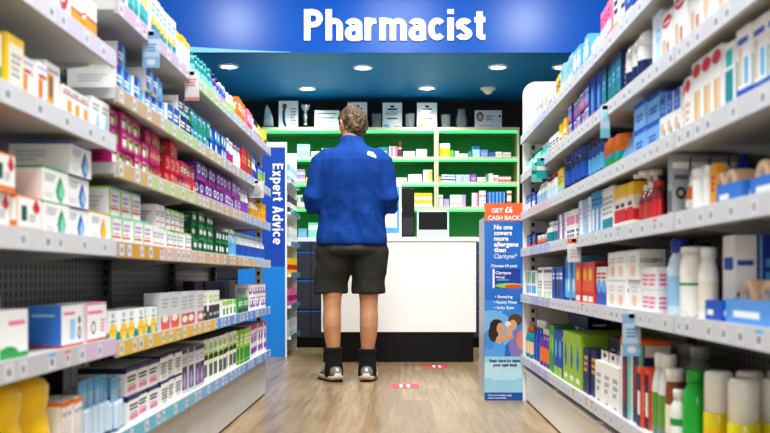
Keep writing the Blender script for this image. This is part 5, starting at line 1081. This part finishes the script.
man = link('person', me, SKIN, None, (PX, PYY, 0))
tag(man, 'man in blue fleece and charcoal shorts standing at the counter, back turned', 'person')
# eyes
for s in (-1, 1):
    eb = MB(); eb.ball((0, 0, 0), .0115, 'white', 14, 8); eo = link('eye', eb.mesh('eye'), M['gloss'], man); eo.location = H((s * .032, .078, .012))
    ib = MB(); ib.ball((0, 0, 0), .0055, '3a2a20', 12, 8); io = link('iris', ib.mesh('iris'), M['gloss'], eo); io.location = HR @ Vector((0, .0075, -.001))
# --- fleece
fl = MB()
fl.loft([(0, -.012, .862, .222, .135, 'blue'), (0, -.012, .90, .224, .138, 'blue'), (0, -.004, .98, .213, .134, 'blue'), (0, .0, 1.08, .208, .13, 'blue'), (0, -.006, 1.2, .215, .132, 'blue'), (0, -.018, 1.32, .222, .132, 'blue'), (0, -.024, 1.395, .208, .122, 'blue'),
         (0, -.025, 1.44, .165, .104, 'blue'), (0, -.02, 1.475, .115, .086, 'blue'), (0, -.012, 1.505, .083, .076, 'blue'), (0, -.004, 1.535, .076, .074, 'blue'), (0, -.001, 1.552, .074, .073, 'blue')], 40, 2.35)
for s in (-1, 1):
    sh, el, wr = ARM[s]
    limb(fl, [(sh + Vector((-s * .09, -.004, .02)), .06), (sh + Vector((-s * .03, -.004, .008)), (.08, .074)), (sh + Vector((s * .012, 0, -.03)), (.078, .072)), (sh * .62 + el * .38 + Vector((s * .006, 0, 0)), .071), (sh * .3 + el * .7, .067), (el + Vector((0, -.004, .022)), .064), (el + Vector((0, .014, -.012)), .062),
              (el * .72 + wr * .28, .06), (el * .4 + wr * .6, .052), (el * .12 + wr * .88, .043), (wr - (wr - el).normalized() * .012, .041)], 'blue', 24)
me = fuse(fl, .0085, 'fleece', FLEECE, 5)
def fold(c):   # soft folds, stronger low down, at the elbows and under the arms
    return (.5 + .9 * max(0, min(1, (1.3 - c.z) / .4))) * max(.12, min(1, (c.z - .86) / .12))
smooth_noise(me, .016, 8, (1.2, 1, .55), .02, 7.0, fold)
smooth_noise(me, .005, 22, (1.2, 1, .7), .006, 16, fold)
for v in me.vertices:      # drag lines running down from the shoulder blades, a hem that hangs unevenly
    if v.co.z < .9: v.co.z += .006 * noise.noise(Vector((v.co.x * 6, v.co.y * 6, 0)))
    if v.co.y < -.06:
        v.co.y += .004 * math.sin(v.co.x * 42 + v.co.z * 7) * max(0, min(1, (1.25 - v.co.z) * 3))
        if abs(v.co.x) < .03 and v.co.z > .98: v.co.y += .007 * (1 - abs(v.co.x) / .03)
link('fleece_jacket', me, FLEECE, man)['label'] = 'royal blue long-sleeved fleece'
def on_back(x, z):   # the fleece surface behind the point
    best = min((v.co for v in me.vertices if v.co.y < 0), key=lambda c: (c.x - x) ** 2 + (c.z - z) ** 2); return best
# small white mountain mark with three arcs behind the wearer's right shoulder
lb = MB(); lx, lz = .146, 1.418
def lq(p): return lb.vert((p[0], 0, p[1]))
n_ = 10
for r0, r1 in ((.0, .012), (.0155, .0225), (.026, .033)):
    ri = [(lx - .022 + r0 * math.sin(PI / 2 * q / n_), lz - .014 + r0 * math.cos(PI / 2 * q / n_)) for q in range(n_ + 1)]; ro = [(lx - .022 + r1 * math.sin(PI / 2 * q / n_), lz - .014 + r1 * math.cos(PI / 2 * q / n_)) for q in range(n_ + 1)]
    for q in range(n_): lb.face((lq(ri[q]), lq(ri[q + 1]), lq(ro[q + 1]), lq(ro[q])), col('white'))
for k, wd_ in enumerate((.014, .019, .017)):
    za_ = lz + .009 - k * .0105
    lb.face((lq((lx - .022 - .004 - wd_, za_)), lq((lx - .026, za_)), lq((lx - .026, za_ + .007)), lq((lx - .026 - wd_, za_ + .007))), col('white'))
lm = lb.mesh('mark')
for v in lm.vertices: v.co = Vector((v.co.x, 0, v.co.z - (v.co.x - lx) * .3))
for v in lm.vertices: v.co.y = on_back(v.co.x, v.co.z).y - .0035
link('chest_logo', lm, solid('white_thread', 'f2f2f0', .6, emit=.1), man).name = 'shoulder_logo'
# --- shorts
sh_ = MB()
sh_.loft([(0, -.005, .80, .205, .125, 'dgrey'), (0, -.012, .83, .203, .136, 'dgrey'), (0, -.008, .88, .192, .118, 'dgrey'), (0, -.002, .95, .18, .105, 'dgrey')], 36, 2.3)
for s in (-1, 1):
    f, hip, knee = leg_pts(s)
    kx = -.133 if s < 0 else .107; hw_ = .074 if s < 0 else .085
    limb(sh_, [((s * .095, -.006, .88), (.095, .112)), ((s * .110, -.008, .81), (.1, .124)), ((s * .112, -.002, .72), (.095, .112)), ((kx, .004, .64), (hw_, .105)), ((kx, .006, .585), (hw_, .106)), ((kx, .006, .555), (hw_, .107))], 'dgrey', 30)
    px_ = .196 if s > 0 else -.217
    sh_.box(min(px_, px_ - s * .03), -.055, .615, max(px_, px_ - s * .03), .06, .74, 'dgrey'); sh_.box(min(px_ + s * .006, px_ - s * .03), -.06, .715, max(px_ + s * .006, px_ - s * .03), .064, .752, 'dgrey')
me2 = fuse(sh_, .008, 'shorts', TWILL, 4)
smooth_noise(me2, .009, 11, (1, 1, .7), .018, 8.5, lambda c: .6 + .5 * max(0, .8 - c.z) * 3)
link('cargo_shorts', me2, TWILL, man)['label'] = 'charcoal knee-length cargo shorts'
# --- socks and shoes
for s in (-1, 1):
    f, hip, knee = leg_pts(s)
    b = MB(); kn = Vector((f.x, f.y, 0)); up_ = (knee.x - f.x) / .41
    top = .215 if s < 0 else .205
    b.tube([Vector((f.x + up_ * (z - .09), f.y - bk, z)) for z, bk in ((.03, .008), (.06, .008), (.09, .006), (.14, .002), (.18, .003), (top - .012, .004), (top, .004))], [(.041, .058), (.0435, .06), (.0435, .058), (.043, .053), (.046, .054), (.051, .0585), (.052, .0595)], 22, 'black')
    link('sock', b.mesh('sock'), SOCKM, man)
    ang = .40 if s < 0 else -.06
    def shp(x, y, z, f=f, ang=ang):
        y0 = y; return Vector((f.x + x * math.cos(ang) - y0 * math.sin(ang), f.y + x * math.sin(ang) + y0 * math.cos(ang), z))
    SECS = [(-.078, .014, .05, .01), (-.072, .03, .066, .0), (-.05, .039, .098, .0), (-.02, .042, .104, .0), (.02, .044, .10, 0), (.06, .047, .088, 0), (.11, .051, .07, .002), (.16, .049, .056, .004), (.195, .038, .046, .008), (.212, .018, .036, .014)]
    b = MB(); rings = []
    for y, hw, ht, z0 in SECS:
        z0 += .022; ring = []
        for q in range(18):
            a = 2 * PI * q / 18; ca, sa = math.cos(a), math.sin(a)
            x = math.copysign(abs(ca) ** .8, ca) * hw * (1 if sa < 0.2 else 1 - .25 * (sa - .2)); zz_ = (z0 + ht) / 2 + math.copysign(abs(sa) ** .8, sa) * (ht - z0) / 2
            ring.append(b.vert(shp(x, y, zz_), False))
        rings.append(ring)
    for A_, B_2 in zip(rings, rings[1:]):
        for q in range(18): j = (q + 1) % 18; b.face((A_[q], A_[j], B_2[j], B_2[q]), col('grey'), True)
    b.face(tuple(reversed(rings[0])), col('grey')); b.face(tuple(rings[-1]), col('grey'))
    sho = link('shoe', b.mesh('shoe'), SHOEM, man); sho['label'] = 'taupe and grey running shoe'
    def slab(name, z0, z1, grow, c, m, y_from=-1, y_to=9):
        b = MB(); lo_, hi_ = [], []
        S2 = [q for q in SECS if y_from <= q[0] <= y_to]
        pts = [(hw + grow, y - (grow if i == 0 else 0) + (grow if i == len(S2) - 1 else 0), lift) for i, (y, hw, ht, lift) in enumerate(S2)]
        out = [(x, y, l) for x, y, l in pts] + [(-x, y, l) for x, y, l in reversed(pts)]
        lo_ = [b.vert(shp(x, y, z0 + l * .5), False) for x, y, l in out]; hi_ = [b.vert(shp(x * .97, y, z1 + l), False) for x, y, l in out]
        n_ = len(out)
        for q in range(n_): j = (q + 1) % n_; b.face((lo_[q], lo_[j], hi_[j], hi_[q]), col(c), True)
        b.face(tuple(reversed(lo_)), col(c)); b.face(tuple(hi_), col(c)); link(name, b.mesh(name), m, sho)
    slab('outsole', .0, .012, .004, 'black', solid_once('black_rubber', '1a1a1c', rough=.7))
    slab('midsole', .0125, .036, .006, 'tan', solid_once('beige_foam', 'bda892', rough=.6))
    hc = MB()   # pale heel counter and pull loop
    for (xa, xb, za, zb, cc) in ((-.024, .024, .036, .056, 'cream'), (-.011, .011, .06, .088, 'lgrey')):
        A_ = [hc.vert(shp(x, -.0795 if za < .05 else -.074 + (z - .06) * .45, z), False) for x, z in ((xa, za), (xb, za), (xb * .8, zb), (xa * .8, zb))]; B_2 = [hc.vert(shp(x * 1.05, -.062 if za < .05 else -.058, z), False) for x, z in ((xa, za), (xb, za), (xb * .8, zb), (xa * .8, zb))]
        hc.face(tuple(A_), col(cc)); hc.face(tuple(reversed(B_2)), col(cc))
        for q in range(4): j = (q + 1) % 4; hc.face((A_[q], B_2[q], B_2[j], A_[j]), col(cc))
    link('heel_counter', hc.mesh('heel_counter'), M['gloss'], sho)
# --- hair: thick, tousled, over the back of the head down to the nape
hb_ = MB()
def hairfn(d, p):
    q = Vector((d.x * .088, d.y * .106, d.z * .122))
    if d.z < -.25: q.x *= 1 - .28 * (-d.z - .25); q.y *= 1 - .15 * (-d.z - .25)
    if d.y > .35:                                   # hairline above the forehead and before the ears
        k = min(1, (d.y - .35) / .35); lim = .35 if d.z > .35 else d.z
        if d.z < .42: q *= 1 - .3 * k
    if abs(d.x) > .5 and d.z < .08 and d.y > -.35: q *= 1 - .26 * min(1, (d.y + .35) * 3) * min(1, (.08 - d.z) * 6)
    return HR @ q
hb_.ball(HEAD + HR @ Vector((0, -.006, .004)), 1, 'brown', 96, 64, hairfn)
hm = hb_.mesh('hair', HAIRM); hm.update(); ns = [v.normal.copy() for v in hm.vertices]
for v, nn in zip(hm.vertices, ns):
    d = HR.transposed() @ (v.co - HEAD)
    g = min(1, max(0, (d.z + .09) / .05))
    p = v.co
    tuft = noise.noise(Vector((d.x * 30, d.y * 30, d.z * 13 + 4))) * .014 + noise.noise(Vector((d.x * 75 + 9, d.y * 75, d.z * 26))) * .007
    tuft += .004 * math.sin(d.x * 150 + 14 * noise.noise(p * 20)) * (1 if d.z < .06 else .5)
    v.co += nn * (tuft * (.4 + .6 * g))
link('hair', hm, HAIRM, man)['label'] = 'short tousled brown hair'
# ------------------------------------------------------------------ light, sky, camera
w = bpy.data.worlds.new('store'); SC.world = w; w.use_nodes = True
w.node_tree.nodes['Background'].inputs['Color'].default_value = (.92, .96, 1, 1); w.node_tree.nodes['Background'].inputs['Strength'].default_value = .42
def area(x, y, z, sx, sy, e, c=(.97, .985, 1)):
    l = bpy.data.lights.new('ceiling_panel', 'AREA'); l.shape = 'RECTANGLE'; l.size = sx; l.size_y = sy; l.energy = e; l.color = c
    o = bpy.data.objects.new('ceiling_panel_lamp', l); COL.objects.link(o); o.location = (x, y, z)
for y in (0.2, 2.0, 3.8, 5.6): area(0, y, 3.2, .6, 1.2, 54)
l = bpy.data.lights.new('front_fill_light', 'AREA'); l.size = 1.4; l.energy = 27; l.color = (.97, .985, 1)  # added soft fill from behind the camera, not a fitting of the shop
o = bpy.data.objects.new('front_fill_lamp', l); COL.objects.link(o); o.location = (0, -1.3, 1.5); o.rotation_euler = (PI / 2 - .1, 0, 0)
for x in (-1.7, 1.7):
    l = bpy.data.lights.new('ceiling_spot', 'POINT'); l.energy = 95; l.shadow_soft_size = .14
    o = bpy.data.objects.new('ceiling_spot_lamp', l); COL.objects.link(o); o.location = (x * (1 if x < 0 else .76), 5.0, 3.3)
cam = bpy.data.cameras.new('camera'); cam.lens = FPX / 770 * 36; cam.sensor_width = 36; cam.sensor_fit = 'HORIZONTAL'
cam.shift_x = (385 - VX) / 770; cam.shift_y = (VY - 216.5) / 770
cam.dof.use_dof = True; cam.dof.focus_distance = 6.2; cam.dof.aperture_fstop = 4.0
co = bpy.data.objects.new('camera', cam); COL.objects.link(co); co.location = (0, 0, HZ); co.rotation_euler = (PI / 2, 0, 0); SC.camera = co
SC.view_settings.view_transform = 'Standard'; SC.view_settings.look = 'Medium High Contrast'; SC.view_settings.exposure = .02; SC.view_settings.gamma = 1
SC.cycles.max_bounces = 8; SC.cycles.use_denoising = True
